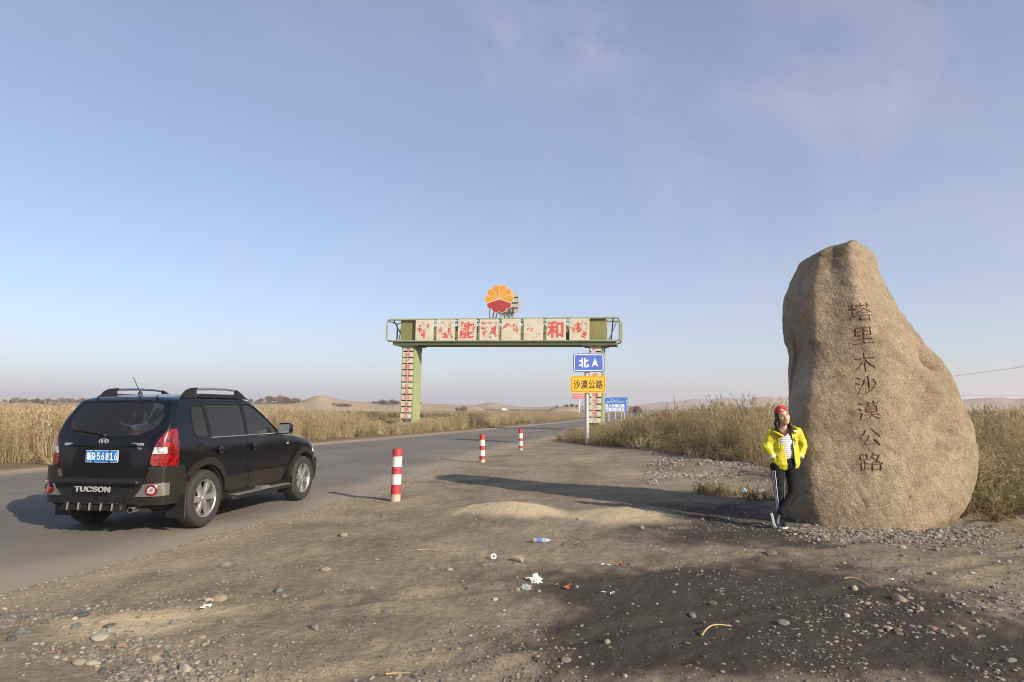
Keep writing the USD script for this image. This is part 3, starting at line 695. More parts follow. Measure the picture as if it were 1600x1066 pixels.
# ------------------------------------------------------------------ the inscribed boulder
granite = usdkit.material(stage, "/World/Looks/granite", {
    "g": ("geometry", {}),
    "n1": ("noise_texture", {"scale": 1.3, "detail": 6.0, "roughness": 0.6}), "n2": ("noise_texture", {"scale": 70.0, "detail": 3.0, "roughness": 0.6}), "vo": ("voronoi_texture", {"scale": 95.0}),
    "n5": ("noise_texture", {"scale": 9.0, "detail": 6.0, "roughness": 0.65}), "n6": ("noise_texture", {"scale": 3.2, "detail": 7.0, "roughness": 0.7, "distortion": 1.2}), "r6": ("rgb_ramp", {"ramp": [(0.34, (0.72, 0.68, 0.64)), (0.52, (1, 1, 1)), (0.7, (1.16, 1.16, 1.15))]}), "m6": ("mix", {"mix_type": "multiply", "fac": 1.0}),
    "r1": ("rgb_ramp", {"ramp": [(0.3, (0.158, 0.120, 0.081)), (0.7, (0.240, 0.190, 0.134))]}),
    "r2": ("rgb_ramp", {"ramp": [(0.32, (0.45, 0.42, 0.40)), (0.5, (1.0, 1.0, 1.0)), (0.66, (1.7, 1.7, 1.7))]}),
    "m": ("mix", {"mix_type": "multiply", "fac": 0.75}),
    "rv": ("rgb_ramp", {"ramp": [(0.0, (0.55, 0.53, 0.52)), (0.25, (1, 1, 1)), (0.8, (1.08, 1.08, 1.08))]}),
    "m2": ("mix", {"mix_type": "multiply", "fac": 0.4}),
    "b0": ("bump", {"strength": 1.0, "distance": 0.02}), "b1": ("bump", {"strength": 0.9, "distance": 0.0075}), "b2": ("bump", {"strength": 0.5, "distance": 0.004}),
    "p": ("principled_bsdf", {"roughness": 0.85, "specular_ior_level": 0.3}),
}, [("g.position", "n1.vector"), ("g.position", "n2.vector"), ("g.position", "vo.vector"), ("g.position", "n5.vector"), ("n1.fac", "r1.fac"), ("n2.fac", "r2.fac"), ("r1.color", "m.color1"), ("r2.color", "m.color2"),
    ("g.position", "n6.vector"), ("n6.fac", "r6.fac"), ("r6.color", "m6.color2"), ("m.color", "m6.color1"), ("vo.distance", "rv.fac"), ("m6.color", "m2.color1"), ("rv.color", "m2.color2"), ("m2.color", "p.base_color"), ("n5.fac", "b0.height"), ("n2.fac", "b1.height"), ("b0.normal", "b1.normal"), ("vo.distance", "b2.height"), ("b1.normal", "b2.normal"), ("b2.normal", "p.normal")], surface="p.BSDF")
carve_red = M("carved_red", (0.115, 0.040, 0.028), rough=0.9, scale=22, hue2=(0.165, 0.09, 0.062), bump=0.5, bscale=60)

Y0 = 8.62
# (v, left edge, ridge, right edge) in the photograph's pixels
prof = [(385.5, 1289, 1318, 1350), (388.5, 1274, 1305, 1359), (392.5, 1259, 1300, 1364), (398, 1249, 1299, 1367), (406, 1245, 1299, 1369), (430, 1233, 1299, 1377), (460, 1222, 1299, 1392), (495, 1221, 1299, 1415), (531, 1225, 1298, 1443), (541, 1229, 1296, 1452),
        (556, 1231, 1293, 1468), (572, 1230, 1288, 1481), (600, 1230, 1279, 1496), (630, 1230, 1274, 1508), (675, 1230, 1274, 1523), (715, 1230, 1277, 1528), (751, 1228, 1282, 1526), (778, 1227, 1289, 1518), (800, 1226, 1300, 1507), (812, 1230, 1306, 1498), (824, 1238, 1312, 1484), (850, 1250, 1320, 1470)]
vs = np.array([p[0] for p in prof], float)
pl, pr, pS = (PchipInterpolator(vs, [p[i] for p in prof]) for i in (1, 2, 3))
def stone_section(v):
    k = (v - 385.5) / (850 - 385.5)                    # 0 top .. 1 bottom
    xl, xr, xs = float(pl(v)), float(pr(v)), float(pS(v))
    lean = 0.42 * (1 - k) ** 1.1                       # the front leans back upwards
    yr = Y0 + 0.22 + lean; yl = yr + 0.66 + .1 * (1 - k); yf = Y0 + 0.06 + lean; ys = Y0 + 0.56 + lean * .9
    P = lambda u, Y: at(u, v, Y)[[0, 1, 2]]
    L, R, S = P(xl, yl), P(xr, yr), P(xs, ys)
    um = xr + 0.42 * (xs - xr); um2 = xr + 0.80 * (xs - xr); um0 = xr + .05 * (xs - xr)
    A, B = P(um, yf), P(um2, yf + 0.16)
    A0 = P(xr - .35 * (xr - xl), yr + 0.07)
    thick = 0.5 * (0.35 + 0.65 * min(1, k * 2.2))
    Bk = np.array([S[0] - 0.22 * (S[0] - L[0]), max(S[1], yl) + 0.55 * thick]); Bm = np.array([(S[0] + L[0]) / 2, max(S[1], yl) + thick * .75]); Bl = np.array([L[0] + 0.18 * (S[0] - L[0]), yl + 0.5 * thick])
    pts = np.array([L[:2], A0[:2], R[:2], A[:2], B[:2], S[:2], Bk, Bm, Bl])
    return pts, float(L[2] + 0 * R[2]), (L, R, S, A)
def stone_mesh(nz=190, na=420):
    V = []
    for v in np.linspace(385.5, 850, nz):
        pts, _, (L, R, S, A) = stone_section(v)
        z = np.array([at(0, v, p[1])[2] for p in pts]) if False else None
        Q = np.vstack([pts, pts[:1]])
        t = np.r_[0, np.cumsum(np.linalg.norm(np.diff(Q, axis=0), axis=1) ** 0.75)]
        tt = np.linspace(0, t[-1], na, endpoint=False)
        sm = CubicSpline(t, Q, bc_type="periodic")(tt); ln = np.stack([np.interp(tt, t, Q[:, 0]), np.interp(tt, t, Q[:, 1])], 1)
        q = 0.55 * sm + 0.45 * ln
        for _ in range(2): q = 0.5 * q + 0.25 * (np.roll(q, 4, 0) + np.roll(q, -4, 0))
        # the height of the level at the depth of each point keeps the skyline where it stands
        zz = np.array([at(0, v, Yq)[2] for Yq in (R[1], R[1] + 1.0)]); zr = at(0, v, (R[1] + S[1]) / 2)[2]
        V.append(np.column_stack([q, np.full(na, zr)]))
    V = np.array(V)
    top = V[0].mean(0) + [0, 0, 0.012]
    nz_ = len(V); P = V.reshape(-1, 3)
    i, j = np.meshgrid(np.arange(nz_ - 1), np.arange(na), indexing="ij"); i, j = i.ravel(), j.ravel(); j2 = (j + 1) % na
    a, b, c, d = i * na + j, i * na + j2, (i + 1) * na + j2, (i + 1) * na + j
    F = np.vstack([np.stack([a, d, c], 1), np.stack([a, c, b], 1)])
    bot = V[-1].mean(0); P = np.vstack([P, top, bot]); nt = len(P) - 2
    jj = np.arange(na); F = np.vstack([F, np.stack([np.full(na, nt), jj, (jj + 1) % na], 1), np.stack([np.full(na, nt + 1), (nz_ - 1) * na + (jj + 1) % na, (nz_ - 1) * na + jj], 1)])
    m = trimesh.Trimesh(P, F, process=False)
    if m.volume < 0: m.invert()
    n = m.vertex_normals
    p = m.vertices
    d = 0.07 * (fbm(p * 1.1, 3, 71) - 0.5) + 0.030 * (fbm(p * 3.2, 4, 72) - 0.5) + 0.020 * (fbm(p * 9.0, 4, 73) - 0.5) + 0.008 * (fbm(p * 30.0, 2, 74) - .5)
    cr2 = np.abs(fbm(p * 4.0, 3, 77) - 0.5); d = d + 0.012 * np.minimum(cr2 * 4, .5)
    # a ledge broken out of the right shoulder and a shallow hollow below it
    for (u, vv, r, dep) in ((1463, 560, 0.16, -0.07), (1450, 590, 0.25, 0.03), (1452, 640, 0.45, -0.045), (1400, 690, 0.5, 0.03), (1462, 563, .055, -.07), (1456, 556, .04, -.05), (1470, 573, .04, -.05), (1255, 560, 0.35, -0.05), (1228, 545, 0.10, -.05)):
        c = at(u, vv, 9.0); q = p - c; d = d + dep * np.exp(-(q[:, 0] ** 2 + q[:, 2] ** 2) / r ** 2) * (p[:, 1] < 9.6)
    P = p + n * d[:, None]
    return trimesh.Trimesh(P, m.faces, process=False)
ST = stone_mesh()
from scipy.interpolate import LinearNDInterpolator
fr = (ST.vertex_normals[:, 1] < -0.25)
surf = LinearNDInterpolator(ST.vertices[fr][:, [0, 2]], ST.vertices[fr][:, 1])
stone = mani(ST)
boulder = thing("inscribed_boulder", "tall tan granite boulder carved with a column of red characters", "boulder", (0, 0, 0))
marks = []
words = [("塔", 1345.5, 487.5, 35, 31), ("里", 1348.5, 525, 31, 30), ("木", 1351, 566.5, 31, 31), ("沙", 1352.5, 602.5, 31, 30), ("漠", 1356.5, 642, 31, 31), ("公", 1359, 684, 31, 27), ("路", 1360.5, 722.5, 34, 29)]
for k, (ch, u, v, wpx, hpx) in enumerate(words):
    yy = 9.2 - 0.25 * k / 6
    for _ in range(4):
        c = at(u, v, yy); sy = float(surf(c[0], c[2])); yy = sy if np.isfinite(sy) else yy
    c = at(u, v, yy); px = yy / F_PX
    g0 = glyphs(ch, 0, px=64)
    g0 = affinity.skew(g0, 0, 7)                      # strokes rise to the right, as if brushed
    bb = g0.bounds; g0 = affinity.translate(g0, -(bb[0] + bb[2]) / 2, -(bb[1] + bb[3]) / 2)
    g0 = affinity.scale(g0, wpx * px / (bb[2] - bb[0]), hpx * px / (bb[3] - bb[1]), origin=(0, 0))
    for grow, y0, y1, store in ((-0.0005, -0.06, 0.016, "cut"), (-0.001, 0.011, 0.022, "paint")):
        m = manifold3d.Manifold.batch_boolean([mprism(q, y0, y1) for q in getattr(g0.buffer(grow).simplify(.0008), "geoms", [g0.buffer(grow)])], manifold3d.OpType.Add).refine_to_length(0.02)
        def warp(P, c=c):
            P = np.asarray(P, float).copy(); X, Z = P[:, 0] + c[0], P[:, 2] + c[2]
            s = surf(X, Z); s = np.where(np.isfinite(s), s, c[1])
            return np.stack([X, P[:, 1] + s, Z], 1)
        m = m.warp_batch(warp)
        if store == "cut": stone = stone - m
        else: marks.append(tm(m))
part(boulder, "stone", tm(stone), granite, smooth=35)
for m in marks: part(boulder, "carved_character", m, carve_red, smooth=False)
# ------------------------------------------------------------------ reeds, weeds and shrubs
def leafmat(name, c0, c1, c2, tr=0.35, sc=0.25):
    """Dry stalks and leaves: three tones wandering over the field, from plant to plant and from blade to blade, some light passing through."""
    return usdkit.material(stage, f"/World/Looks/{name}", {
        "g": ("geometry", {}), "oi": ("object_info", {}),
        "n": ("noise_texture", {"scale": sc, "detail": 4.0, "roughness": 0.6}),
        "rb": ("math", {"math_type": "multiply_add", "value2": 0.40, "value3": -0.40}),
        "a": ("math", {"math_type": "multiply_add", "value2": 0.40}),
        "k": ("math", {"math_type": "add"}),
        "r": ("rgb_ramp", {"ramp": [(0.25, c0), (0.5, c1), (0.8, c2)]}),
        "d": ("diffuse_bsdf", {}), "t": ("translucent_bsdf", {}), "m": ("mix_closure", {"fac": tr})},
        [("g.position", "n.vector"), ("g.random_per_island", "rb.value1"), ("oi.random", "a.value1"), ("rb.value", "a.value3"), ("a.value", "k.value1"), ("n.fac", "k.value2"), ("k.value", "r.fac"),
         ("r.color", "d.color"), ("r.color", "t.color"), ("d.BSDF", "m.closure1"), ("t.BSDF", "m.closure2")], surface="m.closure")
reed_gold = leafmat("reed_gold", (0.36, 0.28, 0.165), (0.53, 0.425, 0.265), (0.66, 0.55, 0.37), 0.45)
reed_brown = leafmat("reed_brown", (0.25, 0.195, 0.11), (0.42, 0.33, 0.19), (0.58, 0.465, 0.29), 0.48)
weed_green = leafmat("weed_green", (0.19, 0.185, 0.085), (0.32, 0.275, 0.135), (0.48, 0.39, 0.21))
weed_rust = leafmat("weed_rust", (0.14, 0.092, 0.042), (0.25, 0.165, 0.078), (0.38, 0.28, 0.14))
shrub_mat = leafmat("shrub_leaf", (0.18, 0.135, 0.09), (0.29, 0.225, 0.155), (0.40, 0.32, 0.225), 0.35, 2.0)

def blade(p0, d, L, w, bend, rr, seg=3, tip=0.15):
    """A bending, tapering strip from p0 along d, length L, width w."""
    d = np.asarray(d, float); d /= np.linalg.norm(d)
    side = np.cross(d, [rr.uniform(-1, 1), rr.uniform(-1, 1), 0.15]); side /= np.linalg.norm(side) + 1e-9
    t = np.linspace(0, 1, seg + 1)
    C = np.asarray(p0) + np.outer(t * L, d) + np.outer(t ** 2 * L * bend, [math.cos(rr.uniform(0, 6.28)), math.sin(rr.uniform(0, 6.28)), -0.45])
    W = w * (1 - t * (1 - tip)) / 2
    V = np.vstack([C - side * W[:, None], C + side * W[:, None]]); n = seg + 1
    F = []
    for i in range(seg): F += [(i, n + i, n + i + 1), (i, n + i + 1, i + 1)]
    return V, F, C
def bunch(parts):
    V, F, o = [], [], 0
    for v, f in parts:
        V.append(v); F.append(np.asarray(f) + o); o += len(v)
    return np.vstack(V), np.vstack(F)
def reed_clump(seed, n=26, H=1.6, R=0.32, w=0.011, leaves=2, plume=0.6):
    rr = np.random.RandomState(seed); out = []
    for k in range(n):
        a, q = rr.uniform(0, 6.28), R * math.sqrt(rr.uniform(0, 1))
        h = H * rr.uniform(0.62, 1.05)
        v, f, C = blade((q * math.cos(a), q * math.sin(a), -0.03), (rr.normal(0, .10), rr.normal(0, .10), 1), h, w, rr.uniform(0, .16), rr)
        out.append((v, f))
        for _ in range(leaves):
            t = rr.randint(1, 3); b = rr.uniform(0, 6.28)
            v, f, _c = blade(C[t] + (C[t + 1] - C[t]) * rr.uniform(0, .8), (math.cos(b), math.sin(b), rr.uniform(.5, 1.6)), rr.uniform(.2, .42), w * 1.5, rr.uniform(.3, .9), rr, 2, 0.1)
            out.append((v, f))
        if rr.uniform() < plume:
            d = C[-1] - C[-2]
            for _ in range(3):
                v, f, _c = blade(C[-1] - d * 0.12, d / np.linalg.norm(d) + rr.normal(0, .22, 3), rr.uniform(.14, .26), 0.026, rr.uniform(.1, .5), rr, 2, 0.25)
                out.append((v, f))
    return bunch(out)
def tuft(seed, n=34, H=0.45, R=0.16, w=0.010, spread=0.55):
    rr = np.random.RandomState(seed); out = []
    for k in range(n):
        a, q = rr.uniform(0, 6.28), R * math.sqrt(rr.uniform(0, 1)); s = spread * rr.uniform(.2, 1)
        v, f, C = blade((q * math.cos(a), q * math.sin(a), -0.02), (s * math.cos(a), s * math.sin(a), 1), H * rr.uniform(.4, 1.1), w, rr.uniform(.05, .6), rr, 3, 0.1)
        out.append((v, f))
    return bunch(out)
def weed(seed, n=11, H=0.55, R=0.12, leaf=0.06):
    """A leafy herb: thin branching stems with many small leaves."""
    rr = np.random.RandomState(seed); out = []
    for k in range(n):
        a = rr.uniform(0, 6.28); s = rr.uniform(.15, .8)
        v, f, C = blade((R * rr.normal(0, .5), R * rr.normal(0, .5), -0.02), (s * math.cos(a), s * math.sin(a), 1), H * rr.uniform(.5, 1.1), 0.009, rr.uniform(0, .3), rr, 4, 0.3)
        out.append((v, f))
        for q in range(13):
            t = rr.uniform(.8, 3.9); i = int(t); p = C[i] + (C[i + 1] - C[i]) * (t - i); b = rr.uniform(0, 6.28)
            v, f, _c = blade(p, (math.cos(b), math.sin(b), rr.uniform(-.1, 1.2)), leaf * rr.uniform(.6, 1.5), leaf * 0.33, rr.uniform(0, .6), rr, 2, 0.1)
            out.append((v, f))
    return bunch(out)

RS = np.random.RandomState(5)
def place(name, protos, n, region, density, smin_, smax_, squash=(0.85, 1.15), pick=None, sink=0.0, tall=None):
    """Scatters instances over region = (x0, x1, y0, y1), kept where density(x, y) > random."""
    x0, x1, y0, y1 = region
    X, Y = RS.uniform(x0, x1, n), RS.uniform(y0, y1, n)
    keep = RS.uniform(0, 1, n) < density(X, Y); X, Y = X[keep], Y[keep]; n = len(X)
    if n == 0: return
    idx = RS.randint(0, len(protos), n) if pick is None else pick(X, Y, len(protos))
    s = RS.uniform(smin_, smax_, n); sc = np.stack([s * RS.uniform(.9, 1.15, n), s * RS.uniform(.9, 1.15, n), s * RS.uniform(*squash, n)], 1)
    if tall is not None: sc[:, 2] *= tall(X, Y)
    Z = height(X, Y) - sink
    scatter(name, protos, idx, np.stack([X, Y, Z], 1), RS.uniform(0, 6.28, n), sc, tilt=RS.normal(0, 0.05, (n, 2)))
    return n
gold = [("reed_clump", reed_clump(100 + k, H=1.75), reed_gold) for k in range(5)] 
brown = [("reed_clump", reed_clump(140 + k, H=1.6, plume=.35, leaves=3), reed_brown if k % 3 else reed_gold) for k in range(6)]
far_gold = [("reed_clump", reed_clump(180 + k, n=40, H=1.75, R=0.9, w=0.03, leaves=1), reed_gold if k != 2 else reed_brown) for k in range(3)]
tufts = [("grass_tuft", tuft(200 + k), [reed_gold, weed_rust, weed_green, reed_brown][k]) for k in range(4)]
weeds = [("weed_plant", weed(220 + k), [weed_green, weed_green, weed_rust, reed_gold][k]) for k in range(4)]

def view(x, y, m=1.4): return (np.abs(x) < y * 0.75 * m + 3.0)
def left_d(x, y, a=0.5): 
    e = road_l(y) - x; return np.where(view(x, y), smoothstep(1.2 + a, 3.6 + a, e), 0)
def right_edge_d(x, y):
    fx = np.interp(x, [1.0, 2.0, 4.0, 5.2, 6.1, 6.35, 7.0, 8.0, 12, 20], [40, 31.5, 23.5, 18.9, 17.2, 9.9, 8.9, 8.2, 7.2, 6.5])
    return y - fx
def right_d(x, y, a, b):
    return np.where(view(x, y), smoothstep(a, b, right_edge_d(x, y)) * smoothstep(0.6, 1.8, x - road_r(y)), 0)
patch = lambda x, y, s, k: fbm(np.stack([x * s, y * s, 0 * x + k], -1), 3, k)
def left_h(x, y):
    near_gantry = 1 - 0.75 * np.exp(-((x + 8.2) / 3.2) ** 2 - ((y - 47) / 7.0) ** 2)
    return np.interp(y, [17, 26, 36, 50, 75, 130, 260], [0.98, 0.92, 0.82, 0.72, 0.60, 0.45, 0.4]) * near_gantry * (0.8 + .4 * patch(x, y, .35, 8))
def right_h(x, y):
    e = x - road_r(y)
    return np.interp(e, [0.5, 2.5, 5.0, 8.0], [0.30, 0.48, 0.85, 0.97]) * np.interp(y, [8, 11, 15, 22, 40, 60, 120, 260], [.40, .50, 0.97, 0.98, 0.88, 0.66, 0.5, 0.4]) * (0.8 + .4 * patch(x, y, .35, 9))
print("reeds", place("left_reed_field" if False else "reed_field", gold, 34000, (-84, 6, 17, 62), lambda x, y: left_d(x, y) * (0.35 + 0.75 * patch(x, y, .15, 1)), .72, 1.0, tall=left_h))
place("reed_field", far_gold, 22000, (-250, 40, 60, 270), lambda x, y: left_d(x, y, 1.0) * (0.30 + 0.9 * (patch(x, y, .04, 2) > .45)), .55, .85, tall=left_h)
place("roadside_grass", tufts[:3] + weeds, 10500, (-48, 12, 15, 80), lambda x, y: np.where(view(x, y), smoothstep(1.0, 1.5, road_l(y) - x) * smoothstep(5.5, 2.5, road_l(y) - x), 0) * (0.35 + 0.6 * patch(x, y, .5, 3)), .6, 1.25)
place("reed_field", brown, 27000, (1, 62, 8, 55), lambda x, y: right_d(x, y, 1.0, 3.2) * (0.18 + 0.72 * patch(x, y, .2, 4)), .62, 1.0, tall=right_h)
place("reed_field", far_gold, 9000, (4, 190, 55, 250), lambda x, y: right_d(x, y, 1, 3) * (0.15 + 0.8 * (patch(x, y, .04, 5) > .5)), .5, .85, tall=right_h)
place("roadside_grass", tufts + tufts[:1] + weeds, 26000, (0, 22, 8, 40), lambda x, y: right_d(x, y, 0.0, 0.7) * smoothstep(8.5, 2.0, right_edge_d(x, y)) * (0.35 + 0.6 * patch(x, y, .6, 6)), .55, 1.2)
place("dry_litter", [("dry_stalks", tuft(260 + k, n=16, H=.35, R=.25, w=.008, spread=4.0), weed_rust if k else reed_gold) for k in range(2)], 3500, (5.5, 14, 7.2, 14), lambda x, y: np.where(view(x, y), smoothstep(-1.6, -0.2, right_edge_d(x, y)) * smoothstep(2.5, .5, right_edge_d(x, y)), 0) * .6, .5, 1.1)

# plants that stand out singly
def plant(name, mesh, mat, label, cat, u, v, hgt=None, rz=0.0, group=None, Y=None, extra=None):
    p = ground(u, v) if Y is None else np.array([(u - 800) / F_PX * Y, Y, 0])
    z = float(height(p[0], p[1]))
    t = thing(name, label, cat, (p[0], p[1], z), rz, group)
    for nm, ms, mt in mesh: part(t, nm, ms, mt, smooth=False)
    return t
def big_weed(seed, n, R, H, leaf=0.05):
    rr = np.random.RandomState(seed); out = []
    for k in range(n):
        a, q = rr.uniform(0, 6.28), math.sqrt(rr.uniform(0, 1))
        v, f = weed(seed * 31 + k, 7, H * rr.uniform(.6, 1.05) * (1 - .35 * q), .08, leaf); out.append((v + np.array([R[0] * q * math.cos(a), R[1] * q * math.sin(a), 0]), f))
    return bunch(out)
def grasses(seed, n, R, H, spread=.5):
    rr = np.random.RandomState(seed); out = []
    for k in range(n):
        a, q = rr.uniform(0, 6.28), math.sqrt(rr.uniform(0, 1))
        v, f = tuft(seed * 31 + k, 22, H * rr.uniform(.6, 1.1) * (1 - .3 * q), .1, .009, spread); out.append((v + np.array([R[0] * q * math.cos(a), R[1] * q * math.sin(a), 0]), f))
    return bunch(out)
plant("weed_clump", [("green_stems", big_weed(301, 5, (.22, .18), .42), weed_green), ("dry_stems", grasses(302, 7, (.34, .25), .40), reed_gold)], None, "green and straw weed clump at the left end of the dry grass beside the woman", "weed", 1106, 772)
plant("weed_clump", [("dry_stems", grasses(304, 13, (.45, .3), .46), reed_gold), ("green_stems", big_weed(305, 4, (.4, .2), .34), weed_green)], None, "dry brown grass clump between the green weed and the woman's legs", "weed", 1147, 776)
plant("weed_clump", [("dry_stems", grasses(306, 10, (.30, .3), .44), weed_rust), ("green_stems", big_weed(307, 2, (.2, .2), .3), weed_green)], None, "reddish dry grass clump right behind the woman's feet", "weed", 1188, 784)
plant("weed_bush", [("leaves", big_weed(311, 14, (.75, .4), .55, .06), weed_green)], None, "low green bush at the edge of the grass right of the grey pole", "bush", 1008, 694)
plant("weed_bush", [("leaves", big_weed(312, 12, (.8, .4), .30, .05), weed_rust)], None, "low reddish weed mat in front of the green bushes left of the rubble", "bush", 1035, 709)
plant("weed_bush", [("leaves", big_weed(313, 16, (.7, .4), .75, .06), weed_green)], None, "taller green bush at the front of the reeds above the gravel heap", "bush", 1095, 714)
plant("weed_bush", [("leaves", big_weed(314, 14, (.6, .4), .45, .06), weed_green)], None, "green bush at the foot of the reeds just left of the woman", "bush", 1155, 726)
plant("weed_bush", [("leaves", big_weed(315, 12, (.55, .35), .55, .06), weed_green)], None, "grey green bush beside the boulder at the right edge of the picture", "bush", 1572, 800)
plant("weed_bush", [("leaves", big_weed(316, 12, (.45, .35), .45, .05), weed_rust)], None, "brown dry weed between the boulder and the green bush on its right", "bush", 1538, 812)
for k, (u, top, lab) in enumerate(((1052, 612, "tallest dark reed stalk rising above the skyline"), (1070, 618, "tall pale reed with a feathery plume right of the tallest stalk"), (1086, 622, "shorter leaning reed right of the two tallest stalks"))):
    Y = 22.0 + k * .8; h = float(at(u, top, Y)[2]); rr = np.random.RandomState(400 + k)
    p = at(u, top, Y); z0 = float(height(p[0], Y))
    out = []; C = np.array([[0.02 * math.sin(q * 2 + k), 0, h * q] for q in np.linspace(0, 1, 8)])
    t = thing("tall_reed", lab, "reed", (p[0], Y, 0), 0, "tall reeds above the right field")
    part(t, "stem", tube(C - [0, 0, .05], 0.012, 5, 0.004), weed_rust if k == 0 else reed_gold)
    for q in range(16):
        i = rr.randint(3, 7); b = rr.uniform(0, 6.28)
        v, f, _c = blade(C[i] + (C[i] - C[i - 1]) * rr.uniform(-.9, 0), (math.cos(b), math.sin(b), rr.uniform(.4, 1.8)), rr.uniform(.18, .4), .022, rr.uniform(.1, .8), rr, 2, .15); out.append((v, f))
    part(t, "leaves", bunch(out), weed_rust if k == 0 else reed_gold, smooth=False)

# shrubs on the dunes
def shrub_mesh(seed):
    rr = np.random.RandomState(seed); out = []
    lobes = [(rr.uniform(-.7, .7), rr.uniform(-.5, .5), rr.uniform(.25, .6), rr.uniform(.3, .5)) for _ in range(7)]
    for k in range(520):
        lx, ly, lz, lr = lobes[rr.randint(7)]; d = rr.normal(0, 1, 3); d /= np.linalg.norm(d); q = rr.uniform(.45, 1) ** .5
        p = np.array([lx, ly, lz]) + d * lr * q; p[2] = max(p[2], 0.02)
        v, f, _c = blade(p, d + [0, 0, .5], rr.uniform(.12, .24), .11, .3, rr, 1, .3); out.append((v, f))
    trunk = cat_mesh([tube([(0, 0, -.1), (lx * .5, ly * .5, lz * .6), (lx, ly, lz)], .035, 5, .012) for lx, ly, lz, lr in lobes])
    return bunch(out), trunk
bark = M("bark", (0.09, 0.07, 0.05), rough=.9)
srcs = []
for k in range(3):
    c = UsdGeom.Xform.Define(stage, f"/World/desert_shrub_kind_{k}") if False else None
_first = {}
def shrub(u, v, Y, s, label, group, kind):
    s = s * 0.66
    p = at(u, v, Y); z = p[2]
    if kind not in _first:
        t = thing("desert_shrub", label, "shrub", (0, 0, 0), 0, group)
        X = UsdGeom.Xformable(stage.GetPrimAtPath(t)); X.ClearXformOpOrder()
        X.AddTransformOp().Set(Gf.Matrix4d().SetScale(s) * Gf.Matrix4d().SetTranslate(Gf.Vec3d(float(p[0]), float(Y), float(z))))
        cr, tr = shrub_mesh(500 + kind)
        part(t, "crown", cr, shrub_mat, smooth=False); part(t, "trunk", tr, bark)
        _first[kind] = "/World/Looks_none" ; _first[kind] = (cr, tr, t)
        return t
    # a copy: its own Xform that references the parts of the first of its kind
    path = fresh("/World", "desert_shrub"); x = UsdGeom.Xform.Define(stage, path)
    for q in ("crown", "trunk"):
        c = stage.DefinePrim(f"{path}/{q}"); c.GetReferences().AddInternalReference(f"{_first[kind][2]}/{q}")
    r = random.Random(int(u * 7 + v)); 
    x.AddTransformOp().Set(Gf.Matrix4d().SetScale(Gf.Vec3d(s * r.uniform(.8, 1.3), s, s * r.uniform(.8, 1.1))) * Gf.Matrix4d().SetRotate(Gf.Rotation(Gf.Vec3d(0, 0, 1), r.uniform(0, 360))) * Gf.Matrix4d().SetTranslate(Gf.Vec3d(float(p[0]), float(Y), float(z))))
    tag(path, label, "shrub", group); return path
G1 = "shrubs on the low rise left of the pointed dune"
for k, (u, v, s) in enumerate(((392, 629, 2.0), (402, 630, 2.2), (409, 627, 1.6), (421, 628, 3.1), (428, 626.5, 2.4), (436, 628, 3.4), (446, 627.5, 2.6), (452, 629, 3.2), (461, 628.5, 2.4), (466, 630.5, 2.6), (473, 631, 1.8))):
    shrub(u, v, 262, s, "brown shrub in the row on the low rise just right of the car's roof", G1, k % 3)
G2 = "shrubs on the right foot of the pointed dune"
for k, (u, v, s) in enumerate(((521, 633.5, 1.4), (527, 635, 1.8), (534, 635.5, 2.2), (541, 636, 1.6), (546, 635, 1.2))):
    shrub(u, v, 240, s, "brown shrub at the right foot of the pointed dune", G2, k % 3)
G3 = "shrubs on the skyline around the left gantry column"
for k, (u, v, s) in enumerate(((585, 632, 2.0), (594, 631.5, 2.6), (602, 632, 2.2), (612, 631.5, 2.4), (621, 632, 2.6), (650, 632, 2.2), (656, 632.5, 1.8))):
    shrub(u, v, 264, s, "brown shrub on the skyline around the left column of the gantry", G3, k % 3)
shrub(722, 642, 200, 2.0, "dark brown shrub on the plain between the left column and the far vehicles", None, 1)
shrub(716, 642, 206, 1.5, "smaller dark shrub touching the left side of the shrub on the plain", None, 2)
shrub(993, 646, 120, 2.1, "dark rounded shrub just right of the blue boards", None, 0)
G4 = "low shrubs on the rise left of the grey pole"
for k, (u, v, s) in enumerate(((870, 637, .9), (884, 635.5, 1.1), (893, 636, 1.3), (901, 636.5, 1.0))):
    shrub(u, v, 208, s, "low shrub on the sandy rise left of the grey sign pole", G4, k % 3)
G5 = "dark shrubs along the left skyline"
for k, u in enumerate(range(8, 160, 7)):
    shrub(u + (k * 37 % 5), 628.3 + (k * 13 % 5) * .6, 262, 1.5 + (k * 7 % 5) * .35, "dark shrub in the thin line along the skyline left of the car", G5, k % 3)
# ------------------------------------------------------------------ the black sport utility car
# own frame: x forward from the rear axle, y to the left, z up
paint = M("black_paint", (0.0035, 0.004, 0.006), rough=0.16, var=0.1, scale=3, spec=0.42)
clad = M("bronze_cladding", (0.0125, 0.0112, 0.0095), rough=0.3, var=0.1, scale=5, spec=0.5)
clad_dark = M("black_plastic", (0.010, 0.010, 0.0105), rough=0.5, scale=20, spec=.4)
chrome = M("chrome", (0.80, 0.80, 0.80), rough=0.2, metal=1.0, var=0.02)
alloy = M("alloy", (0.58, 0.58, 0.57), rough=0.28, metal=0.9, var=0.05, scale=8)
rubber = M("tyre_rubber", (0.016, 0.0155, 0.015), rough=0.8, scale=12, hue2=(0.024, 0.022, 0.019), bump=0.2, bscale=80)
under = M("underbody", (0.012, 0.012, 0.012), rough=0.8)
seatm = M("seat_cloth", (0.035, 0.033, 0.032), rough=0.9, scale=20)
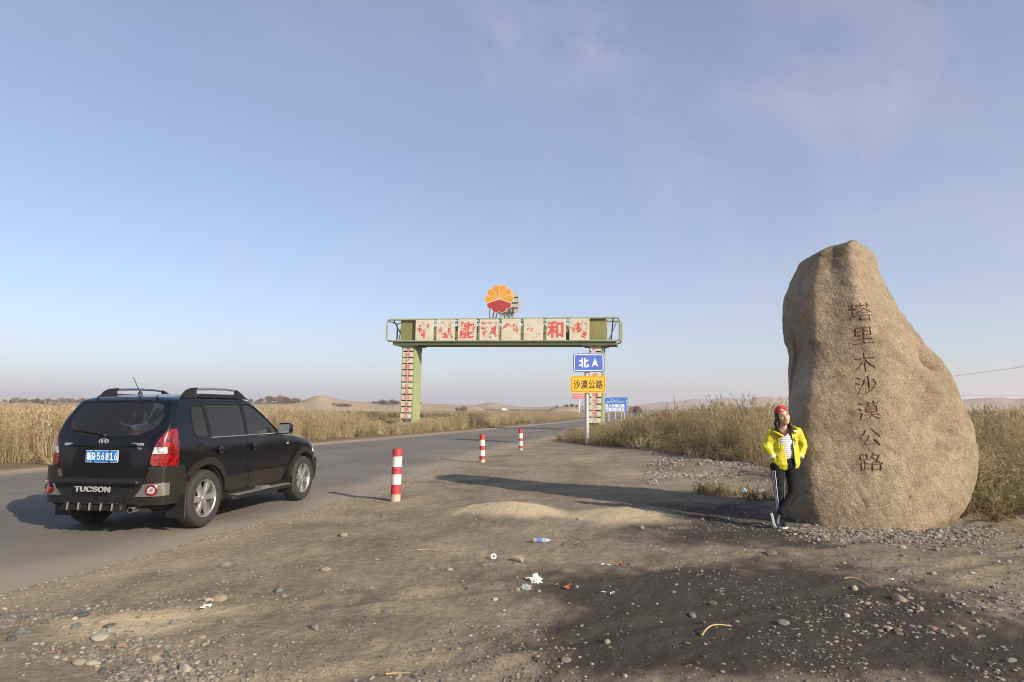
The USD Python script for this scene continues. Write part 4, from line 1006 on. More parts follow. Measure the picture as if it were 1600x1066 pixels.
redlens = usdkit.material(stage, "/World/Looks/red_lens", {"co": ("texture_coordinate", {}), "n": ("noise_texture", {"scale": 26.0, "detail": 3.0}), "r": ("rgb_ramp", {"ramp": [(0.38, (0.055, 0.001, 0.002)), (0.62, (0.26, 0.005, 0.006))]}),
    "p": ("principled_bsdf", {"roughness": 0.12, "coat_weight": 1.0})}, [("co.object", "n.vector"), ("n.fac", "r.fac"), ("r.color", "p.base_color")], surface="p.BSDF")
redlens_dark = M("red_lens_dark", (0.12, 0.003, 0.004), rough=0.12, coat=1.0)
clearlens = usdkit.material(stage, "/World/Looks/clear_lens", {"co": ("texture_coordinate", {}), "n": ("noise_texture", {"scale": 45.0, "detail": 3.0}), "r": ("rgb_ramp", {"ramp": [(0.4, (0.25, 0.25, 0.25)), (0.6, (0.75, 0.74, 0.72))]}),
    "p": ("principled_bsdf", {"roughness": 0.1, "coat_weight": 1.0, "metallic": 0.4})}, [("co.object", "n.vector"), ("n.fac", "r.fac"), ("r.color", "p.base_color")], surface="p.BSDF")
glassm = usdkit.material(stage, "/World/Looks/tinted_glass", {"f": ("fresnel", {"IOR": 1.5}), "t": ("transparent_bsdf", {"color": (0.62, 0.65, 0.64)}), "g": ("glossy_bsdf", {"color": (0.9, 0.9, 0.9), "roughness": 0.02}), "m": ("mix_closure", {}), "d": ("diffuse_bsdf", {"color": (.22, .21, .19)}), "du": ("mix_closure", {"fac": 0.03})},
    [("f.fac", "m.fac"), ("t.BSDF", "m.closure1"), ("g.BSDF", "m.closure2"), ("m.closure", "du.closure1"), ("d.BSDF", "du.closure2")], surface="du.closure")
plate_blue = M("plate_blue", (0.015, 0.16, 0.52), rough=0.4)
plate_white = M("plate_white", (0.75, 0.75, 0.75), rough=0.4)
orange_tape = M("orange_strip", (0.50, 0.075, 0.012), rough=0.5)
silver = M("silver_letters", (0.34, 0.34, 0.34), rough=0.4, metal=0.2, var=.05)

CAR_S = (1.0, 1.0, 1.0)
side_pts = [(-.60, .27), (-.78, .33), (-.812, .60), (-.812, .80), (-.795, 1.0), (-.755, 1.12), (-.66, 1.30), (-.535, 1.50), (-.49, 1.575), (-.40, 1.615), (-.1, 1.652), (.35, 1.675), (.75, 1.672), (1.08, 1.645), (1.34, 1.59),
            (1.62, 1.42), (1.88, 1.24), (2.06, 1.12), (2.2, 1.075), (2.55, 1.035), (2.9, .975), (3.14, .90), (3.30, .80), (3.39, .64), (3.40, .46), (3.33, .33), (3.15, .27), (2.0, .25), (.5, .25)]
sec_pts = [(0, .22), (.70, .25), (.80, .30), (.855, .45), (.875, .62), (.882, .80), (.876, .93), (.858, 1.06), (.832, 1.13), (.775, 1.32), (.705, 1.50), (.655, 1.585), (.56, 1.64), (.35, 1.685), (0, 1.70)]
plan_pts = [(-.83, 0), (-.82, .45), (-.775, .665), (-.70, .765), (-.50, .835), (-.1, .876), (1.3, .888), (2.5, .885), (2.9, .86), (3.15, .79), (3.31, .66), (3.39, .45), (3.42, 0)]
sec_poly = Polygon([(y, z) for y, z in sec_pts] + [(-y, z) for y, z in sec_pts[::-1]])
plan_poly = Polygon(plan_pts + [(x_, -y_) for x_, y_ in plan_pts[::-1]])
side_poly = Polygon(side_pts)
def sdf2(poly, lo, hi, h):
    a, b = np.arange(lo[0], hi[0] + h, h), np.arange(lo[1], hi[1] + h, h)
    A, B = np.meshgrid(a, b, indexing="ij"); pts = shapely.points(A.ravel(), B.ravel())
    d = shapely.distance(poly.exterior, pts); ins = shapely.contains(poly, pts)
    return np.where(ins, -d, d).reshape(A.shape)
hq = 0.01
S_side = sdf2(side_poly, (-1.1, .0), (3.7, 1.9), hq); S_sec = sdf2(sec_poly, (-1.05, 0.), (1.05, 1.9), hq); S_plan = sdf2(plan_poly, (-1.1, -1.05), (3.7, 1.05), hq)
def look(S, lo, a, b): return map_coordinates(S, [(a - lo[0]) / hq, (b - lo[1]) / hq], order=1, mode="nearest")
def car_f(X, Y, Z):
    q = (Y / .85) ** 2
    shift = np.interp(X, [-.9, -.3, .3, 1.0, 1.6, 3.5], [-.085, -.085, 0, .03, .17, .10])
    sd = look(S_side, (-1.1, 0), X + shift * q, Z)
    sc = look(S_sec, (-1.05, 0), Y, Z)
    lift = np.clip((Z - 1.08) / .55, 0, 1.2)
    pn = look(S_plan, (-1.1, -1.05), X, Y)
    f = smax(smax(sd, sc, .07), pn, .09)
    return f
ch = 0.022
clo, chi = (-.95, -.99, .16), (3.55, .99, 1.78)
gx, gy, gz = grid3(clo, chi, ch)
CF = car_f(gx, gy, gz)
# shoulder crease below the windows, hood bulge
B0 = iso_mani(CF, clo, ch, 0.0, 0.0015)
B5 = iso_mani(CF, clo, ch, -0.006, 0.0015)
B9 = iso_mani(CF, clo, ch, -0.011, 0.0015)
B40 = iso_mani(CF, clo, ch, -0.045, 0.003)
Bp = iso_mani(CF, clo, ch, 0.007, 0.0015)
Bc = iso_mani(CF, clo, ch, 0.022, 0.0015)
Bb = iso_mani(CF, clo, ch, 0.045, 0.002)
SHELL = B0 - B40
def side_prism(poly, s, inner=0.30): return mprism(poly, inner if s > 0 else -1.2, 1.2 if s > 0 else -inner, "xz")
def rear_prism(poly, x0=-1.3, x1=-.30): return mprism(poly, x0, x1, "yz")
AX = (0.0, 2.63); WR, WZ = 0.352, 0.352
arches = [Point(a, WZ).buffer(0.425, quad_segs=24) for a in AX]
arch_cut = [mprism(a, -1.2, 1.2, "xz") for a in arches]
sills = sbox(.2, -.1, 2.4, .31)
# outlines seen from the side
front_glass = smooth_poly([(.985, 1.115), (1.0, 1.30), (1.03, 1.522), (1.20, 1.535), (1.36, 1.475), (1.60, 1.305), (1.80, 1.15), (1.80, 1.112), (1.4, 1.11)], 6)
front_glass = Polygon([(.985, 1.11), (1.035, 1.535), (1.18, 1.532), (1.30, 1.495), (1.50, 1.375), (1.70, 1.235), (1.83, 1.135), (1.83, 1.11)]).buffer(-.02).buffer(.02)
rear_glass = Polygon([(.13, 1.115), (.93, 1.112), (.955, 1.30), (.965, 1.535), (.14, 1.525)]).buffer(-.025).buffer(.025)
quarter_glass = Polygon([(-.20, 1.17), (-.15, 1.13), (.085, 1.118), (.092, 1.52), (-.05, 1.505), (-.155, 1.46), (-.20, 1.36)]).buffer(-.03).buffer(.03)
front_door = Polygon([(.975, .34), (.965, .9), (.965, 1.11), (1.0, 1.57), (1.20, 1.565), (1.34, 1.52), (1.54, 1.39), (1.76, 1.23), (1.93, 1.10), (1.975, .95), (1.985, .60), (1.96, .34)])
rear_door = Polygon([(.45, .34), (.452, .50), (.40, .66), (.27, .77), (.10, .84), (.085, 1.09), (.10, 1.555), (.985, 1.575), (.95, 1.11), (.95, .9), (.96, .34)])
gate = Polygon([(-.60, .66), (.60, .66), (.625, .95), (.61, 1.08), (.72, 1.22), (.69, 1.42), (.60, 1.575), (.3, 1.60), (-.3, 1.60), (-.60, 1.575), (-.69, 1.42), (-.72, 1.22), (-.61, 1.08), (-.625, .95)])
back_glass = smooth_poly([(0, 1.145), (.30, 1.150), (.50, 1.19), (.62, 1.275), (.645, 1.36), (.60, 1.47), (.545, 1.535), (.30, 1.552), (0, 1.556), (-.30, 1.552), (-.545, 1.535), (-.60, 1.47), (-.645, 1.36), (-.62, 1.275), (-.50, 1.19), (-.30, 1.150)], 5)
lamp = smooth_poly([(.640, .82), (.75, .80), (.90, .80), (.93, .95), (.92, 1.10), (.865, 1.20), (.79, 1.235), (.735, 1.185), (.675, 1.06), (.648, .95)], 5)
lampL = affinity.scale(lamp, -1, 1, origin=(0, 0))
windscreen = Polygon([(-.62, 1.12), (.62, 1.12), (.58, 1.30), (.53, 1.52), (.45, 1.57), (-.45, 1.57), (-.53, 1.52), (-.58, 1.30)])

hd = math.radians(79.7)
rr_c = ground(308, 824.5); 
LN = np.array([-math.sin(hd), math.cos(hd)])
CAR_O = rr_c[:2] + LN * 0.86 + np.array([0.08, 0.0])
car = thing("black_car", "black sport utility car driving away on the asphalt road", "car", (CAR_O[0], CAR_O[1], 0.012), hd)
UsdGeom.Xformable(stage.GetPrimAtPath(car)).AddScaleOp().Set(Gf.Vec3f(1.0, 1.0, 1.022))
E_ = manifold3d.Manifold.batch_boolean
ADD = manifold3d.OpType.Add
wins = {}
cut = []
for s in (-1, 1):
    for nm, g in (("front", front_glass), ("rear", rear_glass), ("quarter", quarter_glass)): wins[(nm, s)] = side_prism(g, s, .35); cut.append(wins[(nm, s)])
win_back = rear_prism(back_glass, -1.3, -.25); cut.append(win_back)
win_front = mprism(windscreen, 1.2, 2.4, "yz"); cut.append(win_front)
body = SHELL - E_(cut, ADD) - E_(arch_cut, ADD)
lamps_p = {-1: rear_prism(lamp if False else affinity.scale(lamp, 1, 1), -1.3, -.46), 1: None}
# y is to the left, so the right lamp has negative y
lampR_poly, lampL_poly = lampL, lamp
body = body - rear_prism(lampR_poly, -1.3, -.50) - rear_prism(lampL_poly, -1.3, -.50)
plate_rec = Polygon([(-.37, .755), (.37, .755), (.40, .80), (.36, 1.03), (-.36, 1.03), (-.40, .80)])
recess = mprism(plate_rec, -.765, -1.2 + .0, "yz") if False else mprism(plate_rec, -1.2, -.775, "yz")
doors = {}
for s in (-1, 1):
    for nm, g in (("front", front_door), ("rear", rear_door)):
        pr = side_prism(g, s, .35); doors[(nm, s)] = body ^ side_prism(g.buffer(-.004), s, .35); body = body - pr
gate_m = body ^ rear_prism(gate.buffer(-.0045), -1.3, -.36)
body = body - rear_prism(gate, -1.3, -.36)
gate_m = gate_m - recess
gate_m = gate_m + ((B0 ^ mprism(plate_rec.buffer(.012), -.79, -.748, "yz")) - mprism(plate_rec.buffer(-.001), -1.2, -.772, "yz"))
SM = 35
part(car, "body", tm(body), paint, smooth=SM)
gate_p = part(car, "tailgate", tm(gate_m), paint, smooth=SM)
for s in (-1, 1):
    side_lab = None
    for nm in ("front", "rear"):
        d = part(car, "door", tm(doors[(nm, s)]), paint, smooth=SM)
        hx = 1.12 if nm == "front" else .30
        hy = s * .885
        part(d, "handle", cat_mesh([rot_m(bx(hx - .10, hx + .10, hy - .006 - .0 * s, hy + .028, .925, .955, .008), 0, [0, 0, 1])] if s > 0 else [bx(hx - .10, hx + .10, hy - .028, hy + .006, .925, .955, .008)]), paint)
        part(d, "handle_cup", trimesh.creation.icosphere(2, 1.0).apply_transform(np.diag([.058, .012, .055, 1])).apply_translation([hx - .0, s * .8775, .935]), clad_dark)
        w = wins[(nm, s)]; g = front_glass if nm == "front" else rear_glass
        part(d, "window", tm((B5 - B9) ^ side_prism(g.buffer(-.0005), s, .35)), glassm, smooth=SM)
        part(d, "window_seal", tm((B0 - B9) ^ side_prism(g.buffer(.004).difference(g.buffer(-.010)), s, .35)) if False else tm((Bp - B0) ^ side_prism(Polygon(g.buffer(.016).exterior, [g.buffer(.002).exterior.coords]), s, .35)), clad_dark, smooth=SM)
        lo_ = g.bounds; part(d, "belt_trim", tm((Bc - B0) ^ side_prism(sbox(lo_[0] - .02, 1.098, lo_[2] + .02, 1.108), s, .35)), M("belt_trim", (.32, .31, .29), rough=.35, metal=.6), smooth=SM)
    part(car, "quarter_window", tm((B5 - B9) ^ side_prism(quarter_glass.buffer(-.0005), s, .35)), glassm, smooth=SM)
    part(car, "quarter_seal", tm((Bp - B0) ^ side_prism(Polygon(quarter_glass.buffer(.014).exterior, [quarter_glass.buffer(.002).exterior.coords]), s, .35)), clad_dark, smooth=SM)
part(gate_p, "rear_window", tm((B5 - B9) ^ rear_prism(back_glass.buffer(-.0005), -1.3, -.25)), glassm, smooth=SM)
part(car, "windscreen", tm((B5 - B9) ^ mprism(windscreen.buffer(-.0005), 1.2, 2.4, "yz")), glassm, smooth=SM)
strip = LineString([(-.60, 1.42), (-.625, 1.36), (-.60, 1.285), (-.49, 1.215), (-.22, 1.175)]).buffer(.011)
part(gate_p, "orange_strip", tm((B9 - iso_mani(CF, clo, ch, -0.016, 0.0015)) ^ rear_prism(strip, -1.3, -.25)), orange_tape, smooth=False)
strip2 = LineString([(.625, 1.33), (.60, 1.285), (.51, 1.225), (.36, 1.19)]).buffer(.011)
part(gate_p, "orange_strip", tm((B9 - iso_mani(CF, clo, ch, -0.016, 0.0015)) ^ rear_prism(strip2, -1.3, -.25)), orange_tape, smooth=False)
for s, poly in ((-1, lampR_poly), (1, lampL_poly)):
    p8 = poly.buffer(-.003)
    m = (Bp - B9) ^ rear_prism(p8, -1.3, -.503)
    mid = sbox(-1, .945, 1, 1.02)
    up = m ^ rear_prism(sbox(-1, 1.021, 1, 1.3)); lowr = m ^ rear_prism(sbox(-1, .7, 1, .944))
    inner = (sbox(.0, .945, .785, 1.02) if s > 0 else sbox(-.785, .945, 0, 1.02))
    md = m ^ rear_prism(mid); mc = md ^ mprism(inner, -1.3, -.503, "yz"); mr = md - mprism(inner, -1.3, -.40, "yz")
    tl = part(car, "tail_lamp", tm(up), redlens, smooth=SM)
    part(tl, "lower_lens", tm(lowr), redlens, smooth=SM); part(tl, "clear_band", tm(mc), clearlens, smooth=SM)
    if not mr.is_empty(): part(tl, "side_lens", tm(mr), redlens_dark, smooth=SM)
# bronze cladding: bumpers, arch flares, door strips, sills
out_all = lambda s: None
no_wheel = E_([mprism(Point(a, WZ).buffer(0.415, quad_segs=24), -1.2, 1.2, "xz") for a in AX], ADD)
rb_side = Polygon([(-1.2, .40), (-1.2, .66), (-.80, .66), (-.80, .665), (-.76, .70), (-.70, .795), (-.35, .795), (-.33, .70), (-.37, .62), (-.46, .40)])
bump_r = (Bb - B0) ^ mprism(Polygon([(-1.2, .36), (-1.2, .80), (-.46, .80), (-.395, .66), (-.43, .50), (-.50, .36)]), -1.2, 1.2, "xz")
bump_r = bump_r - mprism(Polygon([(-.61, .665), (.61, .665), (.64, .75), (.66, 1.0), (-.66, 1.0), (-.64, .75)]), -1.4, -.55, "yz")
step = (Bb - B0) ^ mprism(Polygon([(-.61, .50), (.61, .50), (.61, .662), (-.61, .662)]), -1.4, -.5, "yz")
step_out = mani(bx(-.915, -.80, -.60, .60, .60, .655, .02)) - B0
bump = part(car, "rear_bumper", tm(bump_r - no_wheel), clad, smooth=SM)
part(bump, "step_pad", tm(step_out), clad_dark, smooth=SM)
lower = (iso_mani(CF, clo, ch, 0.058, .002) - B0) ^ mprism(Polygon([(-.55, .375), (.55, .375), (.62, .56), (.58, .597), (-.58, .597), (-.62, .56)]), -1.4, -.5, "yz")
part(bump, "centre_panel", tm(lower), clad_dark, smooth=SM)
part(bump, "valance", tm((B0 ^ mprism(sbox(-1.2, .24, -.46, .40), -.86, .86, "xz")) - B40 - no_wheel), clad_dark, smooth=SM)
skid = cat_mesh([bx(-.92, -.80, -.36, .36, .375, .40, .01), bx(-.905, -.80, -.40, .40, .30, .375, .015)])
part(bump, "skid_plate", skid, clad_dark)
for k in range(5):
    yy = .30 - .15 * k
    part(bump, "chrome_rib", rot_m(bx(-.945, -.895, yy - .012, yy + .012, .30, .40, .011), .12, [0, 1, 0], (-.92, yy, .35)), M("dull_rib", (.11, .11, .11), rough=.3, metal=.8))
for s in (-1, 1):
    q = Polygon([(.50, .46), (.60, .455), (.885, .47), (.90, .60), (.88, .615), (.60, .60), (.57, .54)]) if s > 0 else Polygon([(-.50, .46), (-.60, .455), (-.885, .47), (-.90, .60), (-.88, .615), (-.60, .60), (-.57, .54)])
    cm = (iso_mani(CF, clo, ch, 0.064, .002) - iso_mani(CF, clo, ch, 0.03, .002)) ^ mprism(q, -1.4, -.665, "yz")
    cp = part(bump, "chrome_corner", tm(cm), chrome, smooth=SM)
    yc = s * .70; cen = np.array([-.83, yc, .535])
    nrm = np.array([-.93, s * .37, 0])
    R = trimesh.geometry.align_vectors([0, 0, 1], nrm)
    xs_ = float(-.862 + (.0))
    ringm = lathe([(.04, 0), (.04, .014), (.052, .02), (.068, .014), (.070, 0)], 28); ringm.apply_transform(R)
    core = lathe([(0, .012), (.024, .012), (.028, 0)][::-1], 20); core.apply_transform(R)
    white_r = lathe([(.022, 0), (.022, .011), (.042, .011), (.044, 0)], 24); white_r.apply_transform(R)
    # where the corner's skin lies at that height
    pr_ = cm.ray_cast if False else None
    T = tm(cm); near_ = T.vertices[(np.abs(T.vertices[:, 1] - yc) < .05) & (np.abs(T.vertices[:, 2] - .535) < .06)]
    x_s = near_[:, 0].min() if len(near_) else -.88
    base = np.array([x_s + .012, yc, .535])
    part(cp, "red_reflector", mv(ringm, base), redlens); part(cp, "reflector_cup", mv(white_r, base), clearlens); part(cp, "reflector_bulb", mv(core, base), chrome)
    # arch flares
    for a in AX:
        inner, outer = Point(a, WZ).buffer(.418, quad_segs=24), Point(a, WZ).buffer(.505 if a == 0 else .495, quad_segs=24)
        ring = outer.difference(inner).intersection(sbox(a - .56, .40 if a == 0 else .36, a + .6, 1.2))
        if a == 0: ring = ring.difference(sbox(-.7, 0, -.34, .66))
        fl = (iso_mani(CF, clo, ch, 0.034, .0015) - B9) ^ side_prism(ring, s, .5)
        part(car, "wheel_arch", tm(fl), clad, smooth=SM)
        liner = trimesh.creation.annulus(.405, .42, .42, 40); liner = rot_m(liner, math.pi / 2, [1, 0, 0]); liner = mv(liner, [a, s * .63, WZ])
        lm = mani(*merge(liner)) ^ mani(bx(a - .5, a + .5, -1, 1, .30, 1.0))
        part(car, "wheel_liner", tm(lm), under)
    # lower door strips and rocker
    for nm, (x0, x1) in (("front", (.985, 1.955)), ("rear", (.470, .965))):
        st = (iso_mani(CF, clo, ch, 0.02, .0015) - B9) ^ side_prism(Polygon([(x0, .375), (x1, .375), (x1 + .005, .585), (x0, .585)]).difference(Point(0, WZ).buffer(.51)), s, .5)
        part(car, "door_strip", tm(st), clad, smooth=SM)
    part(car, "sill", tm((Bc - B9) ^ side_prism(sbox(.44, .23, 2.2, .368), s, .5)) if True else None, clad_dark, smooth=SM)
    sy = s * .915
    bar = cat_mesh([bx(.50, 2.12, min(s * .83, s * .955), max(s * .83, s * .955), .265, .325, .02)])
    rbp = part(car, "running_board", bar, clad_dark)
    part(rbp, "tread_plate", cat_mesh([bx(.56, 1.18, min(s * .84, s * .963), max(s * .84, s * .963), .318, .334, .006), bx(1.42, 2.02, min(s * .84, s * .963), max(s * .84, s * .963), .318, .334, .006)]), M("worn_metal", (.36, .34, .31), rough=.4, metal=.7, scale=9, hue2=(.2, .19, .17)))
    part(rbp, "raised_grip", cat_mesh([trimesh.convex.convex_hull(np.array([(x_, s * y_, z_) for x_, z_ in ((1.14, .325), (1.22, .372), (1.38, .372), (1.46, .325)) for y_ in (.85, .965)]))]), alloy)
    # mud flaps
    part(car, "mud_flap", bx(-.475, -.455, min(s * .66, s * .925), max(s * .66, s * .90), .17, .46, .008), clad_dark)
    part(car, "mud_flap", bx(2.17, 2.19, min(s * .66, s * .925), max(s * .66, s * .925), .16, .42, .008), clad_dark)
    # mirrors
    mir = ellipsoid(*grid3((1.62, .86, .98), (1.95, 1.16, 1.24), .012), (1.80, 1.005, 1.135), (.085, .115, .082)) if False else None
    mm = trimesh.creation.icosphere(3, 1.0); v = mm.vertices; v = np.sign(v) * np.abs(v) ** .62; v[:, 0] = np.where(v[:, 0] < 0, v[:, 0] * .35, v[:, 0])
    mm = trimesh.Trimesh(v * [.10, .115, .085] + [1.74, s * 1.0, 1.175], mm.faces, process=False)
    if s < 0: pass
    mp = part(car, "door_mirror", mm, paint, smooth=40)
    part(mp, "mirror_arm", bx(1.72, 1.80, min(s * .80, s * .93), max(s * .80, s * .93), 1.09, 1.13, .01), clad_dark)
    part(mp, "mirror_glass", bx(1.700, 1.704, min(s * .91, s * 1.09), max(s * .91, s * 1.09), 1.11, 1.235, .0), chrome)
    part(mp, "turn_signal", bx(1.80, 1.835, min(s * 1.06, s * 1.108), max(s * 1.06, s * 1.108), 1.15, 1.185, .008), clearlens)
    part(car, "side_repeater", bx(2.02, 2.07, min(s * .875, s * .897), max(s * .875, s * .897), .925, .955, .006), clearlens)
    # roof rails
    yr_ = s * .595
    def rail(x0, x1, flip):
        P = [(x0, 1.60), (x0 + .035, 1.650), (x0 + .10, 1.700), (x0 + .19, 1.732), (x1, 1.743), (x1 - .03, 1.70), (x1 - .02, 1.60)] if not flip else [(x1 + .0, 1.60), (x1 - .10, 1.632), (x1 - .20, 1.685), (x1 - .30, 1.725), (x0, 1.736), (x0 + .03, 1.70), (x0 + .03, 1.60)]
        return bevel_prism(Polygon(P), yr_ - .026, yr_ + .026)
    def bevel_prism(poly, y0, y1):
        a = prism(poly, y0 + .008, y1 - .008); b = prism(poly.buffer(-.008), y0, y1)
        pts = np.vstack([a.vertices, b.vertices]); return cat_mesh([a, b])
    r1 = part(car, "roof_rail", tube([(x_, yr_, z_) for x_, z_ in ((.10, 1.722), (.45, 1.735), (.80, 1.735), (1.00, 1.722))], .017, 8), chrome)
    part(r1, "rear_foot", rail(-.20, .12, False), clad_dark, smooth=False)
    part(r1, "front_foot", rail(.98, 1.34, True), clad_dark, smooth=False)
    part(r1, "foot_strip", bx(.1, 1.05, yr_ - .018, yr_ + .018, 1.615, 1.665, .006), clad_dark)
# front bumper
fb = (Bb - B9) ^ mprism(Polygon([(3.08, .28), (3.12, .58), (3.2, .64), (3.7, .64), (3.7, .28)]), -1.2, 1.2, "xz")
part(car, "front_bumper", tm(fb - no_wheel), clad, smooth=SM)
for s in (-1, 1):
    hl = (Bp - B9) ^ mprism(Polygon([(3.02, .76), (3.05, .86), (3.35, .82), (3.42, .70), (3.15, .70)]), s * .45 if s > 0 else -1.0, 1.0 if s > 0 else -.45, "xz")
    part(car, "headlamp", tm(hl), clearlens, smooth=SM)
# exhaust
ex = lathe([(.034, 0), (.036, .14), (.030, .14), (.028, .02)], 20); ex = rot_m(ex, -math.pi / 2, [0, 1, 0])
part(car, "exhaust_pipe", mv(ex, (-.74, -.50, .318)), chrome)
part(car, "underbody", cat_mesh([bx(.42, 2.2, -.70, .70, .22, .27), bx(-.5, 3.1, -.52, .52, .24, .32), bx(-.72, -.40, -.60, .60, .27, .36), tube([(-.72, -.50, .318), (-.2, -.45, .33), (.5, -.3, .30)], .04, 8)]), under)
# wiper, washer, hinges, antenna, brake light
def on_gate(y, z):
    """x of the body's rear skin at (y, z)."""
    xs = np.linspace(-.95, 0.2, 300); f = car_f(xs, np.full_like(xs, y), np.full_like(xs, z)); i = np.argmax(f < 0); return float(xs[i])
wp = np.array([(on_gate(y, z) - .022, y, z) for y, z in ((.02, 1.165), (.12, 1.185), (.25, 1.205), (.40, 1.215))])
w_ = part(gate_p, "wiper", tube(wp, .012, 6, .008), clad_dark)
part(w_, "wiper_blade", tube([(on_gate(y, z) - .014, y, z) for y, z in ((.10, 1.178), (.25, 1.195), (.40, 1.207), (.50, 1.212))], .011, 6), clad_dark)
part(w_, "wiper_pivot", trimesh.creation.icosphere(2, .026).apply_translation((on_gate(.0, 1.155) - .012, 0.0, 1.155)), clad_dark)
for s in (-1, 1): part(gate_p, "hinge", tube([(on_gate(s * .42, 1.545) - .004, s * .42, 1.545), (-.40, s * .42, 1.628)], .011, 6), clad_dark)
part(car, "antenna", tube([(-.18, 0, 1.655), (-.20, 0, 1.68), (-.33, -.0, 1.86)], .006, 6, .004), clad_dark)
part(car, "antenna_base", lathe([(.03, 1.645), (.028, 1.665), (.012, 1.69), (0, 1.69)], 14).apply_translation((-.19, 0, 0)), clad_dark)
part(car, "brake_light", bx(-.40, -.375, -.17, .17, 1.495, 1.515), M("brake_light", (.30, .27, .26), rough=.3))
# plate with lettering
PX = -.772
pl_ = part(gate_p, "number_plate", prism(rrect(-.22, .22, .842, .982, .01), PX - .012, PX - .004, "yz"), plate_white)
part(pl_, "blue_field", prism(rrect(-.215, .215, .847, .977, .008), PX - .0145, PX - .0118, "yz"), plate_blue)
def rear_text(parent, text, yc, zc, hgt, mat, x, font="inter", sx=1.0, bold=0, name="lettering", slant=0, d=.004):
    g = glyphs(text, bold, font=font); b = g.bounds; g = affinity.translate(g, -(b[0] + b[2]) / 2, -(b[1] + b[3]) / 2); sc_ = hgt / (b[3] - b[1])
    g = affinity.scale(g, -sc_ * sx, sc_, origin=(0, 0))                          # seen from behind, +y is on the left
    if slant: g = affinity.skew(g, slant, 0)
    return part(parent, name, prism(affinity.translate(g, yc, zc), x - d, x + .004, "yz"), mat, smooth=False)
rear_text(pl_, "新", .172, .912, .092, plate_white, PX - .0145, "cjk", .62, 2, "character")
rear_text(pl_, "R", .112, .912, .088, plate_white, PX - .0145, "inter", .66, 1, "character")
part(pl_, "dot", prism(Point(.078, .912).buffer(.006), PX - .0185, PX - .012, "yz"), plate_white)
for k, c in enumerate("56816"): rear_text(pl_, c, .042 - .0585 * k, .912, .088, plate_white, PX - .0145, "inter", .64 if c != "1" else .8, 1, "character")
for yy_ in (-.11, .11):
    for zz_ in (.972, .852): part(pl_, "screw", prism(Point(yy_, zz_).buffer(.010), PX - .019, PX - .012, "yz"), clad_dark)
rear_text(gate_p, "TUCSON", -.43, 1.055, .032, silver, on_gate(-.43, 1.055), "inter", 1.25, 3, "badge", -8)
rear_text(gate_p, "GLS", -.485, 1.005, .020, silver, on_gate(-.485, 1.005), "inter", 1.2, 2, "badge")
rear_text(gate_p, "北京现代", .50, 1.05, .030, silver, on_gate(.50, 1.05), "cjk", 1.0, 2, "badge")
el = affinity.scale(Point(0, 0).buffer(1, quad_segs=16), .066, .034, origin=(0, 0)); 
Hs = affinity.skew(Polygon([(-.036, -.022), (-.022, -.022), (-.016, -.004), (.010, .002), (.016, -.022), (.032, -.022), (.032, .022), (.020, .022), (.014, .008), (-.012, .002), (-.020, .022), (-.036, .022)]), -18, 0)
Hs = affinity.scale(Hs, -1, 1, origin=(0, 0)); xb = on_gate(0, 1.085)
part(gate_p, "emblem", prism(affinity.translate(unary := shapely.union_all([el.difference(affinity.scale(el, .86, .80)), Hs.intersection(el)]), 0, 1.085), xb - .008, xb + .004, "yz"), silver, smooth=False)
zc_ = .545; rear_text(bump, "TUCSON", .0, zc_, .062, silver, -.895 - .006, "inter", 1.45, 2, "lettering", 0, .01)
part(gate_p, "gate_handle", mani(bx(-.83, -.78, -.20, .20, 1.005, 1.03, .008)) and bx(on_gate(0, 1.02) - .02, on_gate(0, 1.02) + .02, -.42, .42, 1.03, 1.045, .006), paint)
# wheels
def tyre():
    prof_ = [(.232, -.105), (.25, -.113), (.30, -.118), (.332, -.108), (.346, -.090), (.352, -.06), (.353, 0), (.352, .06), (.346, .090), (.332, .108), (.30, .118), (.25, .113), (.232, .105), (.225, 0), (.232, -.105)]
    m = lathe(prof_, 64)
    m = rot_m(m, -math.pi / 2, [1, 0, 0]); return m
def rim():
    """Five twin spokes, dished, facing +y."""
    out = [rot_m(lathe([(.226, -.10), (.232, .085), (.240, .098), (.236, .106), (.222, .100), (.214, .088), (.210, -.10)], 60), -math.pi / 2, [1, 0, 0])]
    return out
def spoke(ang):
    r0, r1 = .045, .218; out = []
    pts = []
    for r_, w_0, y_ in ((r0, .036, .080), (.12, .030, .088), (r1, .047, .083)):
        for sg_ in (-1, 1):
            pts += [(sg_ * w_0, y_ - .035, r_), (sg_ * (w_0 - .010), y_, r_)]
    m = trimesh.convex.convex_hull(np.array(pts))
    groove = mani(bx(-.006, .006, .072, .2, .095, .30))
    m = tm(mani(m) - groove)
    return rot_m(m, ang, [0, 1, 0])
TY, RI = tyre(), rim()[0]
